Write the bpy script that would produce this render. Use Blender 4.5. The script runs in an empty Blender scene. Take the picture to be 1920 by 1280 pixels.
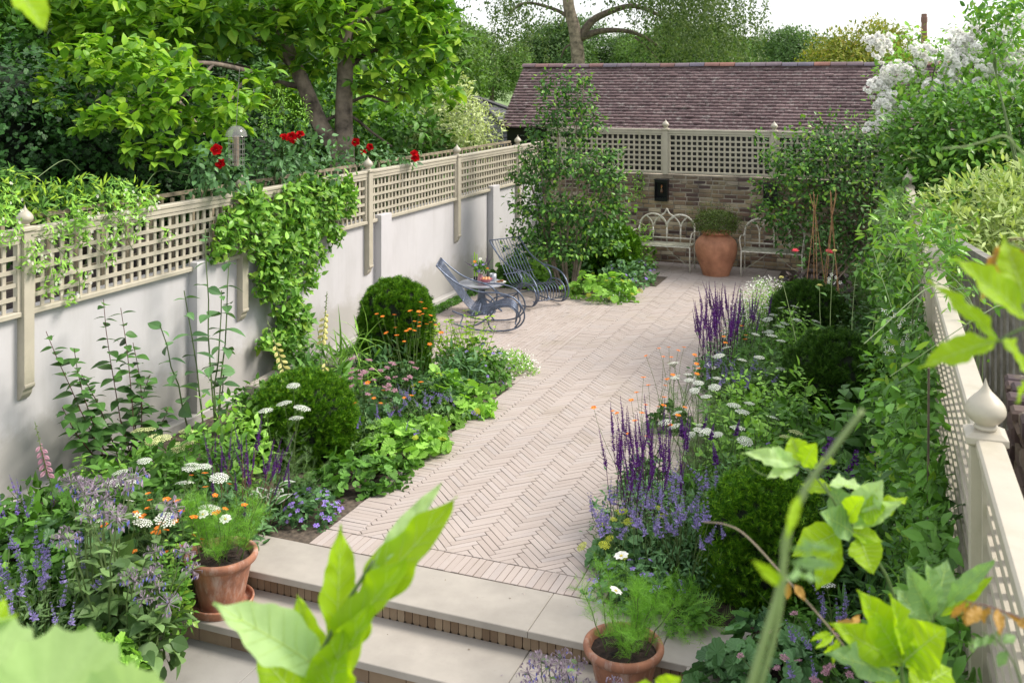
import bpy, math, random
import numpy as np
from mathutils import Vector, Matrix
R = math.radians
rng = np.random.default_rng(7)
random.seed(7)
scene = bpy.context.scene
COL = scene.collection

# ------------------------------------------------------------------ mesh helpers
def V(a): return np.asarray(a, float)
def unit(a):
    a = np.asarray(a, float)
    return a / np.maximum(np.linalg.norm(a, axis=-1, keepdims=True), 1e-9)
def rand_dir(n):
    return unit(rng.normal(size=(n, 3)))

class MB:
    """collects geometry for one mesh object"""
    def __init__(s):
        s.v = []; s.f = []; s.m = []; s.n = 0
    def add(s, verts, faces, mat=0):
        verts = np.asarray(verts, float).reshape(-1, 3)
        s.v.append(verts)
        groups = {}
        for f in faces: groups.setdefault(len(f), []).append(f)
        for k, g in groups.items():
            a = np.asarray(g, np.int64) + s.n
            s.f.append(a); s.m.append(np.full(len(a), mat))
        s.n += len(verts)
        return s
    def add_arr(s, verts, farrs, mat=0):
        s.v.append(verts)
        for a in farrs:
            s.f.append(a + s.n); s.m.append(np.full(len(a), mat))
        s.n += len(verts)
    def box(s, x0, x1, y0, y1, z0, z1, mat=0, rz=0, piv=None):
        v = V([(x, y, z) for z in (z0, z1) for y in (y0, y1) for x in (x0, x1)])
        if rz:
            p = V(piv if piv is not None else ((x0+x1)/2, (y0+y1)/2, 0)); c, q = math.cos(rz), math.sin(rz)
            d = v - p; v = np.c_[d[:, 0]*c-d[:, 1]*q, d[:, 0]*q+d[:, 1]*c, d[:, 2]] + p
        return s.add(v, [(0, 2, 3, 1), (4, 5, 7, 6), (0, 1, 5, 4), (2, 6, 7, 3), (0, 4, 6, 2), (1, 3, 7, 5)], mat)
    def bbox(s, x0, x1, y0, y1, z0, z1, b=.004, mat=0, M=None):
        """box with bevelled top edges; M optional 4x4 / function"""
        v = V([(x0, y0, z0), (x1, y0, z0), (x1, y1, z0), (x0, y1, z0),
               (x0, y0, z1-b), (x1, y0, z1-b), (x1, y1, z1-b), (x0, y1, z1-b),
               (x0+b, y0+b, z1), (x1-b, y0+b, z1), (x1-b, y1-b, z1), (x0+b, y1-b, z1)])
        if M is not None: v = v @ M[0].T + M[1]
        f = [(3, 2, 1, 0), (8, 9, 10, 11)]
        for a in range(4):
            c = (a+1) % 4
            f += [(a, c, c+4, a+4), (a+4, c+4, c+8, a+8)]
        return s.add(v, f, mat)
    def tube(s, pts, rad, k=6, mat=0, cap=True, closed=False):
        pts = V(pts); n = len(pts)
        rad = np.broadcast_to(V(rad), (n,)) if np.ndim(rad) == 0 or len(np.atleast_1d(rad)) == n else np.interp(np.linspace(0, 1, n), np.linspace(0, 1, len(rad)), rad)
        t = unit(np.gradient(pts, axis=0)) if not closed else unit(np.roll(pts, -1, 0)-np.roll(pts, 1, 0))
        ref = V((0, 0, 1)) if abs(t[0][2]) < .9 else V((1, 0, 0))
        u = unit(np.cross(t[0], ref)); vs = []
        for i in range(n):
            u = unit(u - t[i]*np.dot(u, t[i])); w = np.cross(t[i], u)
            a = np.arange(k)*2*math.pi/k
            vs.append(pts[i] + rad[i]*(np.cos(a)[:, None]*u + np.sin(a)[:, None]*w))
        fs = []
        for i in range(n if closed else n-1):
            for j in range(k):
                a, b = i*k+j, i*k+(j+1) % k; c = ((i+1) % n)*k
                fs.append((a, b, c+(j+1) % k, c+j))
        if cap and not closed:
            fs.append(tuple(range(k))[::-1]); fs.append(tuple((n-1)*k+j for j in range(k)))
        return s.add(np.vstack(vs), fs, mat)
    def lathe(s, prof, k=20, c=(0, 0, 0), mat=0, cap=False, square=False, flute=None):
        prof = V(prof); n = len(prof); a = np.arange(k)*2*math.pi/k + (math.pi/4 if square else 0)
        vs = []
        for r, z in prof:
            rr = r*(1+(flute(a, z) if flute else 0))
            vs.append(np.c_[rr*np.cos(a), rr*np.sin(a), np.full(k, z)])
        fs = [(i*k+j, i*k+(j+1) % k, (i+1)*k+(j+1) % k, (i+1)*k+j) for i in range(n-1) for j in range(k)]
        if cap: fs += [tuple(range(k))[::-1], tuple((n-1)*k+j for j in range(k))]
        return s.add(np.vstack(vs)+V(c), fs, mat)
    def build(s, name, mats, parent=None, smooth=False, link=True, loc=None):
        me = bpy.data.meshes.new(name)
        if s.n:
            v = np.vstack(s.v).astype(np.float32)
            loops = np.concatenate([a.ravel() for a in s.f]).astype(np.int32)
            tot = np.concatenate([np.full(len(a), a.shape[1]) for a in s.f]).astype(np.int32)
            st = np.r_[0, np.cumsum(tot)[:-1]].astype(np.int32)
            me.vertices.add(len(v)); me.vertices.foreach_set('co', v.ravel())
            me.loops.add(len(loops)); me.loops.foreach_set('vertex_index', loops)
            me.polygons.add(len(tot)); me.polygons.foreach_set('loop_start', st); me.polygons.foreach_set('loop_total', tot)
            me.polygons.foreach_set('material_index', np.concatenate(s.m).astype(np.int32))
            me.polygons.foreach_set('use_smooth', np.full(len(tot), bool(smooth)))
            me.update(calc_edges=True); me.validate()
        if not isinstance(mats, (list, tuple)): mats = [mats]
        for m in mats: me.materials.append(m)
        if not link: return me
        o = bpy.data.objects.new(name, me); COL.objects.link(o)
        if parent: o.parent = parent
        if loc is not None: o.location = loc
        return o

def tag(o, label=None, cat=None, group=None, kind=None):
    if label: o['label'] = label
    if cat: o['category'] = cat
    if group: o['group'] = group
    if kind: o['kind'] = kind
    return o
def thing(name, label, cat, loc=(0, 0, 0), rz=0, group=None):
    o = bpy.data.objects.new(name, None); COL.objects.link(o)
    o.location = [float(q) for q in loc]; o.rotation_euler = (0, 0, rz); o.empty_display_size = .1
    return tag(o, label, cat, group)
def dup(o, loc=None, rz=None, label=None, parent=None, scale=None):
    c = o.copy(); COL.objects.link(c)
    if parent: c.parent = parent
    if loc is not None: c.location = [float(q) for q in loc]
    if rz is not None: c.rotation_euler = (0, 0, rz)
    if scale is not None: c.scale = (scale,)*3 if np.ndim(scale) == 0 else scale
    if label: c['label'] = label
    for ch in list(o.children): dup(ch, parent=c)
    return c
def inst(name, me, parent, p, d=None, s=1, spin=0):
    """one part sharing mesh data; local +Z points along d"""
    o = bpy.data.objects.new(name, me); COL.objects.link(o); o.parent = parent
    o.location = [float(q) for q in p]
    q = Vector([float(x) for x in (d if d is not None else (0, 0, 1))]).to_track_quat('Z', 'Y')
    o.rotation_mode = 'QUATERNION'
    from mathutils import Quaternion
    o.rotation_quaternion = q @ Quaternion((0, 0, 1), spin)
    o.scale = (s, s, s) if np.ndim(s) == 0 else s
    return o

# camera geometry used only to work out where things stand (f 35 mm on 36 mm, eye 3.3 m, horizon level)
YAW = R(21.6); CS, SN = math.cos(YAW), math.sin(YAW); EYE = 3.3; F = 1867.
def site(u, v, D):
    Rr = (u-960)/F*D
    return V((Rr*CS-D*SN, Rr*SN+D*CS, EYE-(v-150)*D/F))
def gnd(u, v, z=0.):
    return site(u, v, (EYE-z)*F/(v-150))
def onx(u, v, x):
    q = (u-960)/F
    y = x*(CS+q*SN)/(q*CS-SN)
    return V((x, y, EYE-(v-150)*(-SN*x+CS*y)/F))

# ------------------------------------------------------------------ materials
def newmat(name):
    m = bpy.data.materials.new(name); m.use_nodes = True
    nt = m.node_tree; b = nt.nodes['Principled BSDF']
    return m, nt, b
def ramp(nt, fac, stops, interp='LINEAR'):
    r = nt.nodes.new('ShaderNodeValToRGB'); r.color_ramp.interpolation = interp
    e = r.color_ramp.elements
    while len(e) < len(stops): e.new(.5)
    for i, (p, c) in enumerate(stops):
        e[i].position = p; e[i].color = (*c[:3], 1)
    nt.links.new(fac, r.inputs[0]); return r.outputs[0]
def noise(nt, scale, detail=4, rough=.55, vec=None, dist=0):
    t = nt.nodes.new('ShaderNodeTexCoord'); n = nt.nodes.new('ShaderNodeTexNoise')
    n.inputs['Scale'].default_value = scale; n.inputs['Detail'].default_value = detail
    n.inputs['Roughness'].default_value = rough; n.inputs['Distortion'].default_value = dist
    if vec:
        mp = nt.nodes.new('ShaderNodeMapping'); mp.inputs['Scale'].default_value = vec
        nt.links.new(t.outputs['Object'], mp.inputs[0]); nt.links.new(mp.outputs[0], n.inputs['Vector'])
    else: nt.links.new(t.outputs['Object'], n.inputs['Vector'])
    return n.outputs['Fac']
def mix(nt, a, b, f, mode='MIX'):
    n = nt.nodes.new('ShaderNodeMix'); n.data_type = 'RGBA'; n.blend_type = mode
    for s, x in ((n.inputs[0], f), (n.inputs[6], a), (n.inputs[7], b)):
        if isinstance(x, (int, float)): s.default_value = x
        elif isinstance(x, (tuple, list)): s.default_value = (*x[:3], 1)
        else: nt.links.new(x, s)
    return n.outputs[2]
def bump(nt, b, h, strength=.3, dist=.01):
    n = nt.nodes.new('ShaderNodeBump'); n.inputs['Strength'].default_value = strength; n.inputs['Distance'].default_value = dist
    nt.links.new(h, n.inputs['Height']); nt.links.new(n.outputs[0], b.inputs['Normal'])
def island(nt):
    g = nt.nodes.new('ShaderNodeNewGeometry'); return g.outputs['Random Per Island']
def solid(name, c, rough=.6, metal=0, var=.12, scale=8, bs=.0, bscale=60, isl=0, spec=.5, c2=None):
    """plain surface with soft uneven colour"""
    m, nt, b = newmat(name)
    d = c2 or tuple(x*(1-var*2.2) for x in c); l = tuple(min(1, x*(1+var)) for x in c)
    col = ramp(nt, noise(nt, scale, 6, .6), [(.3, d), (.7, l)])
    if isl:
        col = mix(nt, col, ramp(nt, island(nt), [(0, (1-isl,)*3), (1, (1+isl*.4,)*3)]), 1., 'MULTIPLY')
    nt.links.new(col, b.inputs['Base Color'])
    b.inputs['Roughness'].default_value = rough; b.inputs['Metallic'].default_value = metal
    b.inputs['Specular IOR Level'].default_value = spec
    if name == 'stucco':
        t = nt.nodes.new('ShaderNodeTexCoord'); sp = nt.nodes.new('ShaderNodeSeparateXYZ'); nt.links.new(t.outputs['Object'], sp.inputs[0])
        ad = nt.nodes.new('ShaderNodeMath'); ad.operation = 'MULTIPLY_ADD'; nt.links.new(noise(nt, 3, 7, .7), ad.inputs[0]); ad.inputs[1].default_value = -.9; nt.links.new(sp.outputs[2], ad.inputs[2])
        col = mix(nt, col, (.30, .28, .22), ramp(nt, ad.outputs[0], [(0, (.45,)*3), (.22, (0, 0, 0))])); col = mix(nt, col, (.40, .385, .37), ramp(nt, noise(nt, 1.2, 6, .7, (1, 3, .5)), [(.5, (0, 0, 0)), (.8, (.5,)*3)]))
    if name == 'trellis_paint':
        col = mix(nt, col, (.26, .25, .15), ramp(nt, noise(nt, 4, 7, .7, (1, 1, .5)), [(.52, (0, 0, 0)), (.75, (.45,)*3)])); col = mix(nt, col, (.30, .25, .18), ramp(nt, noise(nt, 45, 5, .7), [(.64, (0, 0, 0)), (.74, (.5,)*3)]))
    if name in ('sandstone', 'paving_stone'):
        col = mix(nt, col, (.22, .19, .14), ramp(nt, noise(nt, 30, 6, .7), [(.62, (0, 0, 0)), (.74, (.5,)*3)])); col = mix(nt, col, tuple(x*.72 for x in c), ramp(nt, noise(nt, 1.3, 6, .65), [(.45, (0, 0, 0)), (.7, (.7,)*3)]))
    if name.startswith('terracotta'):
        col = mix(nt, col, (.60, .50, .45), ramp(nt, noise(nt, 5, 7, .7, (3, 3, .7)), [(.5, (0, 0, 0)), (.72, (.6,)*3)])); col = mix(nt, col, (.10, .075, .05), ramp(nt, noise(nt, 9, 7, .7, (1, 1, .6)), [(.58, (0, 0, 0)), (.75, (.5,)*3)]))
    nt.links.new(col, b.inputs['Base Color'])
    if bs: bump(nt, b, noise(nt, bscale, 5, .6), bs)
    return m
def isl_mat(name, stops, rough=.8, nscale=3, namt=.25, bs=.25, bscale=90, stain=None):
    m, nt, b = newmat(name)
    col = ramp(nt, island(nt), stops)
    dk = tuple([1-namt]*3); lt = tuple([1+namt*.3]*3)
    col = mix(nt, col, ramp(nt, noise(nt, nscale, 6, .65), [(.3, dk), (.7, lt)]), 1., 'MULTIPLY')
    if stain:
        sc, c, lo, hi, amt = stain
        msk = ramp(nt, noise(nt, sc, 8, .7), [(lo, (0, 0, 0)), (hi, (amt, amt, amt))])
        col = mix(nt, col, c, msk)
    if name == 'old_brick':
        t = nt.nodes.new('ShaderNodeTexCoord'); sp = nt.nodes.new('ShaderNodeSeparateXYZ'); nt.links.new(t.outputs['Object'], sp.inputs[0])
        ad = nt.nodes.new('ShaderNodeMath'); ad.operation = 'MULTIPLY_ADD'; nt.links.new(noise(nt, 2.5, 6, .7), ad.inputs[0]); ad.inputs[1].default_value = .9; nt.links.new(sp.outputs[2], ad.inputs[2])
        col = mix(nt, col, (.045, .034, .042), ramp(nt, ad.outputs[0], [(.3, (.4,)*3), (.55, (0, 0, 0))])); col = mix(nt, col, (.06, .045, .055), ramp(nt, ad.outputs[0], [(.0, (0, 0, 0)), (1., (0, 0, 0))]))
        mr = nt.nodes.new('ShaderNodeMapRange'); mr.inputs[1].default_value = 1.5; mr.inputs[2].default_value = 2.15; mr.inputs[4].default_value = .75; nt.links.new(ad.outputs[0], mr.inputs[0])
        col = mix(nt, col, (.055, .042, .052), mr.outputs[0])
        col = mix(nt, col, (.34, .30, .10), ramp(nt, noise(nt, 1.7, 7, .7), [(.55, (0, 0, 0)), (.72, (.45,)*3)])); col = mix(nt, col, (.62, .58, .52), ramp(nt, noise(nt, 7, 7, .75), [(.6, (0, 0, 0)), (.72, (.6,)*3)]))
    nt.links.new(col, b.inputs['Base Color']); b.inputs['Roughness'].default_value = rough
    bump(nt, b, noise(nt, bscale, 5, .6), bs, .004)
    return m
def leafm(name, c1, c2, tr=.3, rough=.45, tc=None, c3=None, spec=.4):
    """leaf: colour differs leaf by leaf, light comes through the blade"""
    m, nt, b = newmat(name)
    if name.startswith('leaf'): c1, c2, c3 = [c and (c[0]*.92, c[1]*1.0, c[2]*.72) for c in (c1, c2, c3)]; c1 = tuple(x*.7 for x in c1)
    st = [(0, c1), (.6, c2)] + ([(1, c3)] if c3 else [(1, tuple(x*1.25 for x in c2))])
    col = ramp(nt, island(nt), st)
    nt.links.new(col, b.inputs['Base Color']); b.inputs['Roughness'].default_value = rough
    b.inputs['Specular IOR Level'].default_value = spec*.6
    t = nt.nodes.new('ShaderNodeBsdfTranslucent')
    tcol = mix(nt, col, tc or (1.5, 1.6, .6), 1., 'MULTIPLY')
    nt.links.new(tcol, t.inputs['Color'])
    ms = nt.nodes.new('ShaderNodeMixShader'); ms.inputs[0].default_value = tr*(.7 if name.startswith('leaf') else 1)
    out = nt.nodes['Material Output']
    nt.links.new(b.outputs[0], ms.inputs[1]); nt.links.new(t.outputs[0], ms.inputs[2]); nt.links.new(ms.outputs[0], out.inputs[0])
    return m

M = {}
def setup_mats():
    M['stucco'] = solid('stucco', (.56, .545, .558), .9, var=.035, scale=1.6, bs=.12, bscale=220)
    M['paint'] = solid('trellis_paint', (.50, .455, .365), .42, var=.05, scale=5, bs=.05, bscale=40)
    M['paint_old'] = solid('old_wood', (.30, .25, .17), .8, var=.25, scale=12, bs=.3)
    M['stone'] = solid('sandstone', (.40, .365, .32), .75, var=.07, scale=3.2, bs=.12, bscale=160)
    M['stone2'] = solid('paving_stone', (.36, .345, .315), .7, var=.12, scale=2.6, bs=.15, bscale=120)
    M['paver'] = isl_mat('clay_paver', [(0, (.405, .34, .305)), (.2, (.43, .365, .33)), (.6, (.445, .38, .345)), (.85, (.455, .395, .365)), (1, (.42, .365, .34))],
                         .85, 1.1, .08, .25, 120, stain=(1.3, (.30, .25, .16), .54, .80, .5))
    M['joint'] = solid('joint_sand', (.12, .093, .07), .95, var=.3, scale=30)
    M['riser'] = isl_mat('riser_brick', [(0, (.19, .125, .075)), (.5, (.27, .19, .12)), (1, (.33, .245, .16))], .9, 3, .25)
    M['oldbrick'] = isl_mat('old_brick', [(0, (.10, .065, .055)), (.25, (.24, .15, .11)), (.5, (.36, .26, .16)), (.8, (.48, .37, .23)), (1, (.62, .53, .40))],
                            .95, 1.3, .35, .8, 40, stain=(.8, (.085, .062, .07), .5, .75, .6))
    M['mortar'] = solid('mortar', (.42, .37, .30), .95, var=.35, scale=3, bs=.4)
    M['tile'] = isl_mat('clay_tile', [(0, (.12, .078, .082)), (.4, (.145, .095, .098)), (.8, (.165, .108, .11)), (1, (.21, .145, .145))],
                        .85, 1.4, .25, .5, 40, stain=(11, (.36, .33, .31), .53, .66, .7))
    M['ridge'] = isl_mat('ridge_tile', [(0, (.15, .14, .19)), (.35, (.19, .145, .17)), (.65, (.20, .13, .14)), (.85, (.30, .14, .11)), (1, (.22, .12, .11))],
                         .8, 5, .3, .4, 40)
    M['slate'] = isl_mat('slate', [(0, (.06, .06, .065)), (1, (.12, .12, .13))], .7, 4, .3)
    M['soil'] = solid('soil', (.045, .028, .02), 1, var=.4, scale=25, bs=1., bscale=45)
    M['terracotta'] = solid('terracotta', (.38, .165, .095), .85, var=.22, scale=7, bs=.2, bscale=60, c2=(.22, .10, .065))
    M['jar'] = solid('jar_clay', (.50, .225, .13), .7, var=.2, scale=4.5, bs=.12, bscale=50, c2=(.30, .125, .07))
    M['iron'] = solid('blue_grey_iron', (.14, .17, .24), .38, .55, var=.2, scale=14)
    M['benchp'] = solid('cream_iron', (.74, .72, .65), .5, 0, var=.14, scale=20, c2=(.50, .45, .36))
    M['slat'] = solid('weathered_slat', (.40, .39, .30), .7, 0, var=.25, scale=14)
    M['black'] = solid('black_metal_and_shade', (.012, .013, .016), .35, .3)
    M['cane'] = solid('cane', (.50, .27, .13), .6, var=.2, scale=20)
    M['zinc'] = solid('table_top', (.42, .44, .50), .35, .3, var=.12)
    M['bark'] = solid('bark', (.16, .125, .095), .9, var=.35, scale=6, bs=.6, bscale=24)
    M['bark_pale'] = solid('pale_bark', (.34, .27, .21), .9, var=.35, scale=5, bs=.5, bscale=16)
    M['stem'] = solid('green_stem', (.11, .17, .05), .6)
    M['stem_red'] = solid('red_stem', (.16, .065, .055), .6)
    M['stem_pale'] = solid('pale_stem', (.24, .32, .12), .6)
    L = lambda k, *a, **kw: M.__setitem__(k, leafm('leaf_'+k, *a, **kw))
    L('mid', (0.056, 0.138, 0.032), (0.121, 0.259, 0.056)); L('light', (0.169, 0.338, 0.076), (0.321, 0.540, 0.126), tr=.35)
    L('lime', (.22, .36, .04), (.36, .50, .06), tr=.4); L('dark', (0.016, 0.043, 0.019), (0.035, 0.081, 0.030), tr=.12)
    L('deep', (0.041, 0.105, 0.036), (0.082, 0.182, 0.055), tr=.2)
    L('blue', (0.072, 0.158, 0.086), (0.144, 0.274, 0.144), tr=.25)
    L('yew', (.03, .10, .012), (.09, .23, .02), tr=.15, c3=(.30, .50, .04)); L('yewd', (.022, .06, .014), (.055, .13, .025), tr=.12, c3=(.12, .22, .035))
    L('grey', (.10, .18, .085), (.19, .29, .14), tr=.25); L('jas', (0.097, 0.244, 0.049), (0.211, 0.421, 0.082), tr=.3, rough=.3, c3=(.27, .38, .07))
    L('mag', (.09, .22, .03), (.24, .44, .06), tr=.45, rough=.4, c3=(.44, .58, .09))
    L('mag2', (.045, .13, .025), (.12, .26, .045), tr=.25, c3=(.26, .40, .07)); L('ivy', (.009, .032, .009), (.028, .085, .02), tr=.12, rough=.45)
    L('vari', (0.402, 0.483, 0.230), (0.667, 0.713, 0.414), tr=.3, c3=(.22, .33, .10)); L('vari2', (0.325, 0.377, 0.208), (0.611, 0.637, 0.429), tr=.3)
    L('gold', (.20, .25, .05), (.34, .37, .08), tr=.3, c3=(.46, .34, .10)); L('far', (0.090, 0.165, 0.053), (0.165, 0.270, 0.083), tr=.35)
    L('far2', (0.075, 0.143, 0.068), (0.135, 0.217, 0.098), tr=.35); L('willow', (.055, .10, .035), (.12, .17, .075), tr=.4, c3=(.18, .22, .11))

    L('fern', (0.144, 0.317, 0.058), (0.245, 0.475, 0.086), tr=.35); L('fglime', (.40, .56, .05), (.46, .62, .06), tr=.5, tc=(1.2, 1.3, .5))
    L('fgpale', (.30, .45, .17), (.36, .50, .2), tr=.4, tc=(1.2, 1.3, .6)); L('fggrey', (.20, .34, .13), (.24, .38, .16), tr=.35, tc=(1.2, 1.3, .6))
    L('bronze', (.35, .17, .05), (.46, .25, .08), tr=.4, tc=(1.2, 1, .6)); L('purple_leaf', (.03, .02, .03), (.06, .035, .045), tr=.1)
    P = lambda k, a, b, tr=.3: M.__setitem__(k, leafm('petal_'+k, a, b, tr=tr, rough=.7, tc=(1.1, 1.1, 1.1), spec=.1))
    P('pwhite', (.86, .85, .81), (.95, .94, .90), .35); P('pumbel', (.62, .68, .55), (.80, .82, .76)); P('ppurple', (.07, .02, .13), (.15, .045, .26), .2)
    P('pviolet', (.25, .15, .58), (.36, .24, .72)); P('porange', (.80, .17, .03), (.90, .30, .05)); P('pyellow', (.75, .55, .08), (.85, .7, .15))
    P('pred', (.30, .002, .006), (.62, .008, .012), .2); P('ppink', (.50, .27, .36), (.68, .43, .50)); P('pcream', (.80, .74, .26), (.88, .85, .45))
    P('phot', (.75, .07, .14), (.85, .16, .2)); P('pborage', (.26, .21, .26), (.42, .34, .42), .2); P('pblue', (.20, .20, .62), (.30, .30, .75))
    P('plav', (.20, .16, .42), (.34, .28, .56)); P('pyg', (.40, .48, .04), (.58, .62, .07)); P('pumbel2', (.55, .62, .25), (.68, .72, .35)); P('pdark', (.05, .012, .05), (.10, .025, .11), .1)

# ------------------------------------------------------------------ leaf shapes: (verts, face arrays)
def tmpl(v, f):
    g = {}
    for q in f: g.setdefault(len(q), []).append(q)
    return V(v), [np.asarray(a, np.int64) for a in g.values()]
def T_leaf(w=.5, wide=.4, droop=.2, fold=.12, seg=3, wavy=0):
    xs = np.linspace(0, 1, seg+2)[1:-1]; v = [(0, 0, 0)]
    for i, x in enumerate(xs):
        hw = w/2*math.sin(math.pi*min(1, x**(math.log(.5)/math.log(wide))))
        z = -droop*x*x; wv = wavy*(1 if i % 2 else -1)
        v += [(x, -hw, z+fold*hw+wv), (x, 0, z), (x, hw, z+fold*hw-wv)]
    v.append((1, 0, -droop)); n = len(v)-1
    f = [(0, 1, 2), (0, 2, 3)]
    for i in range(seg-1):
        a = 1+3*i; f += [(a, a+3, a+4, a+1), (a+1, a+4, a+5, a+2)]
    a = 1+3*(seg-1); f += [(a, n, a+1), (a+1, n, a+2)]
    return tmpl(v, f)
def T_lobed(nl=7, depth=.25, cup=.15, pet=.0, notch=.35, sub=3):
    """round lobed blade fanned about its stalk end"""
    v = [(0, 0, 0)]; k = nl*sub+1
    for i in range(k):
        a = -math.pi*(1-notch/3) + 2*math.pi*(1-notch/3)*i/(k-1)
        ph = (i % sub)/sub; r = .5*(1-depth*abs(math.cos(math.pi*ph)) if sub > 2 else 1-depth*(i % 2))*(1-.25*abs(a/math.pi)**3)
        v.append((r*math.cos(a), r*math.sin(a), cup*r + .03*(i % 2)))
    return tmpl(v, [(0, i, i+1) for i in range(1, k)])
def T_sprig(n=4, nl=.5, w=.13):
    v = [(0, -.02, 0), (0, .02, 0), (1, 0, .05)]; f = [(0, 1, 2)]
    for i in range(n):
        x = .1+.8*i/n
        for s in (-1, 1):
            b = len(v); v += [(x, 0, .02), (x+w, 0, .02), (x+nl*.75, s*nl*.7, .05)]
            f.append((b, b+1, b+2) if s > 0 else (b+1, b, b+2))
    return tmpl(v, f)
def T_pinnate(n=5, ll=.34, w=.16):
    v, f = [(0, -.01, 0), (0, .01, 0), (1, 0, -.12)], [(0, 1, 2)]
    for i in range(n):
        x = .18+.74*i/n
        for s in (-1, 1):
            a = V((.55, s*.84, -.1)); b = V((.84, -s*.55, 0)); p = V((x, 0, -.12*x*x)); k = len(v)
            v += [p, p+a*ll*.5+b*w*.5, p+a*ll, p+a*ll*.5-b*w*.5]; f.append((k, k+1, k+2, k+3))
    k = len(v); v += [(.9, 0, -.1), (1.05, w*.5, -.13), (1.22, 0, -.2), (1.05, -w*.5, -.13)]; f.append((k, k+1, k+2, k+3))
    return tmpl(v, f)
def T_fine(n=7, ll=.4):
    """thread-like divided leaf"""
    v, f = [(0, -.012, 0), (0, .012, 0), (1, 0, -.1)], [(0, 1, 2)]
    for i in range(n):
        x = .15+.8*i/n
        for s in (-1, 1):
            k = len(v); z = random.uniform(-.1, .15)
            v += [(x, 0, -.1*x*x), (x+.03, 0, -.1*x*x), (x+ll*.75, s*ll*.55, z)]; f.append((k, k+1, k+2))
    return tmpl(v, f)
T = dict(ov=T_leaf(.52, .4), ovb=T_leaf(.62, .42, .3, .2, 5), lance=T_leaf(.24, .4, .25), obov=T_leaf(.5, .6, .22), dia=tmpl([(0, 0, 0), (.5, -.25, .03), (1, 0, -.1), (.5, .25, .03)], [(0, 1, 2, 3)]),
         grass=T_leaf(.05, .3, .5, .3, 4), lobe=T_lobed(), ger=T_lobed(5, .42, .06), tooth=T_lobed(8, .2, .10), heart=T_lobed(12, .06, .12, notch=.15),
         sprig=T_sprig(), pin=T_pinnate(), fine=T_fine(), round=T_leaf(.85, .5, .12, .1, 3), ivy=T_lobed(3, .42, -.08, sub=3), dl=T_leaf(.3, .45, .15, .1, 2))

def scatter(m, t, P, D, N, S, mat=0):
    tv, fa = t; P = np.asarray(P, float); n = len(P); k = len(tv)
    if n == 0: return
    D = unit(D); N = np.asarray(N, float); side = unit(np.cross(N, D)); N2 = np.cross(D, side)
    S = np.broadcast_to(np.asarray(S, float), (n,))[:, None, None]
    v = P[:, None]+S*(tv[None, :, 0:1]*D[:, None]+tv[None, :, 1:2]*side[:, None]+tv[None, :, 2:3]*N2[:, None])
    off = (np.arange(n)*k)
    m.add_arr(v.reshape(-1, 3), [(a[None]+off[:, None, None]).reshape(-1, a.shape[1]) for a in fa], mat)

def size(n, s, var=.3): return s*(1+var*(rng.random(n)*2-1))
def mound(m, t, n, c, r, s, mat=0, up=.6, inner=.45, lump=.18, out=.6, low=-.15, var=.35, k=None):
    """leaves through the outer shell of a lumpy mound"""
    d = rand_dir(n); d[:, 2] = np.where(d[:, 2] < low, -d[:, 2], d[:, 2])
    ph = rng.random(6)*6.28
    lum = 1+lump*(np.sin(d[:, 0]*4+ph[0])*np.cos(d[:, 1]*5+ph[1])+.6*np.sin(d[:, 2]*7+d[:, 0]*6+ph[2])+.4*np.sin(d[:, 1]*11+ph[3]))
    rad = (inner+(1-inner)*rng.random(n)**.45)*lum
    P = V(c)+d*V(r)*rad[:, None]
    D = unit(d*out+rand_dir(n)*.75+V((0, 0, -.1))); N = unit(d*.7+V((0, 0, up))+rand_dir(n)*.45)
    scatter(m, t, P, D, N, size(n, s, var), mat)
    return P
def cloud(m, t, n, blobs, s, mat=0, up=.5, var=.35, inner=.35, out=.6, low=-1):
    w = V([b[1][0]*b[1][1]+b[1][1]*b[1][2] for b in blobs]); w = w/w.sum()
    for b, q in zip(blobs, w): mound(m, t, max(3, int(n*q)), b[0], b[1], s, mat, up, inner, .15, out, low, var)
def curve(p0, p1, sag=.1, n=6, wob=.0, axis=(0, 0, 1)):
    t = np.linspace(0, 1, n)[:, None]; p = V(p0)*(1-t)+V(p1)*t + V(axis)*sag*(4*t*(1-t))
    if wob: p[1:-1] += rng.normal(size=(n-2, 3))*wob
    return p
def spl(pts, n=8):
    """Catmull-Rom through points"""
    p = V(pts); q = np.vstack([2*p[0]-p[1], p, 2*p[-1]-p[-2]]); o = []
    for i in range(1, len(q)-2):
        for t in np.linspace(0, 1, n, endpoint=False):
            o.append(.5*((2*q[i])+(-q[i-1]+q[i+1])*t+(2*q[i-1]-5*q[i]+4*q[i+1]-q[i+2])*t*t+(-q[i-1]+3*q[i]-3*q[i+1]+q[i+2])*t**3))
    o.append(q[-2]); return V(o)
setup_mats()
# ------------------------------------------------------------------ clipping for cut pavers
def clip(poly, planes):
    for (px, py, nx, ny) in planes:
        out = []
        for i in range(len(poly)):
            a, b = poly[i], poly[(i+1) % len(poly)]
            da = (a[0]-px)*nx+(a[1]-py)*ny; db = (b[0]-px)*nx+(b[1]-py)*ny
            if da >= 0: out.append(a)
            if (da >= 0) != (db >= 0):
                t = da/(da-db); out.append((a[0]+t*(b[0]-a[0]), a[1]+t*(b[1]-a[1])))
        poly = out
        if len(poly) < 3: return []
    q = []
    for p in poly:
        if not q or math.hypot(p[0]-q[-1][0], p[1]-q[-1][1]) > .002: q.append(p)
    if len(q) > 2 and math.hypot(q[0][0]-q[-1][0], q[0][1]-q[-1][1]) < .002: q.pop()
    return q
def area(p): return abs(sum(p[i][0]*p[(i+1) % len(p)][1]-p[(i+1) % len(p)][0]*p[i][1] for i in range(len(p))))/2
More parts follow.
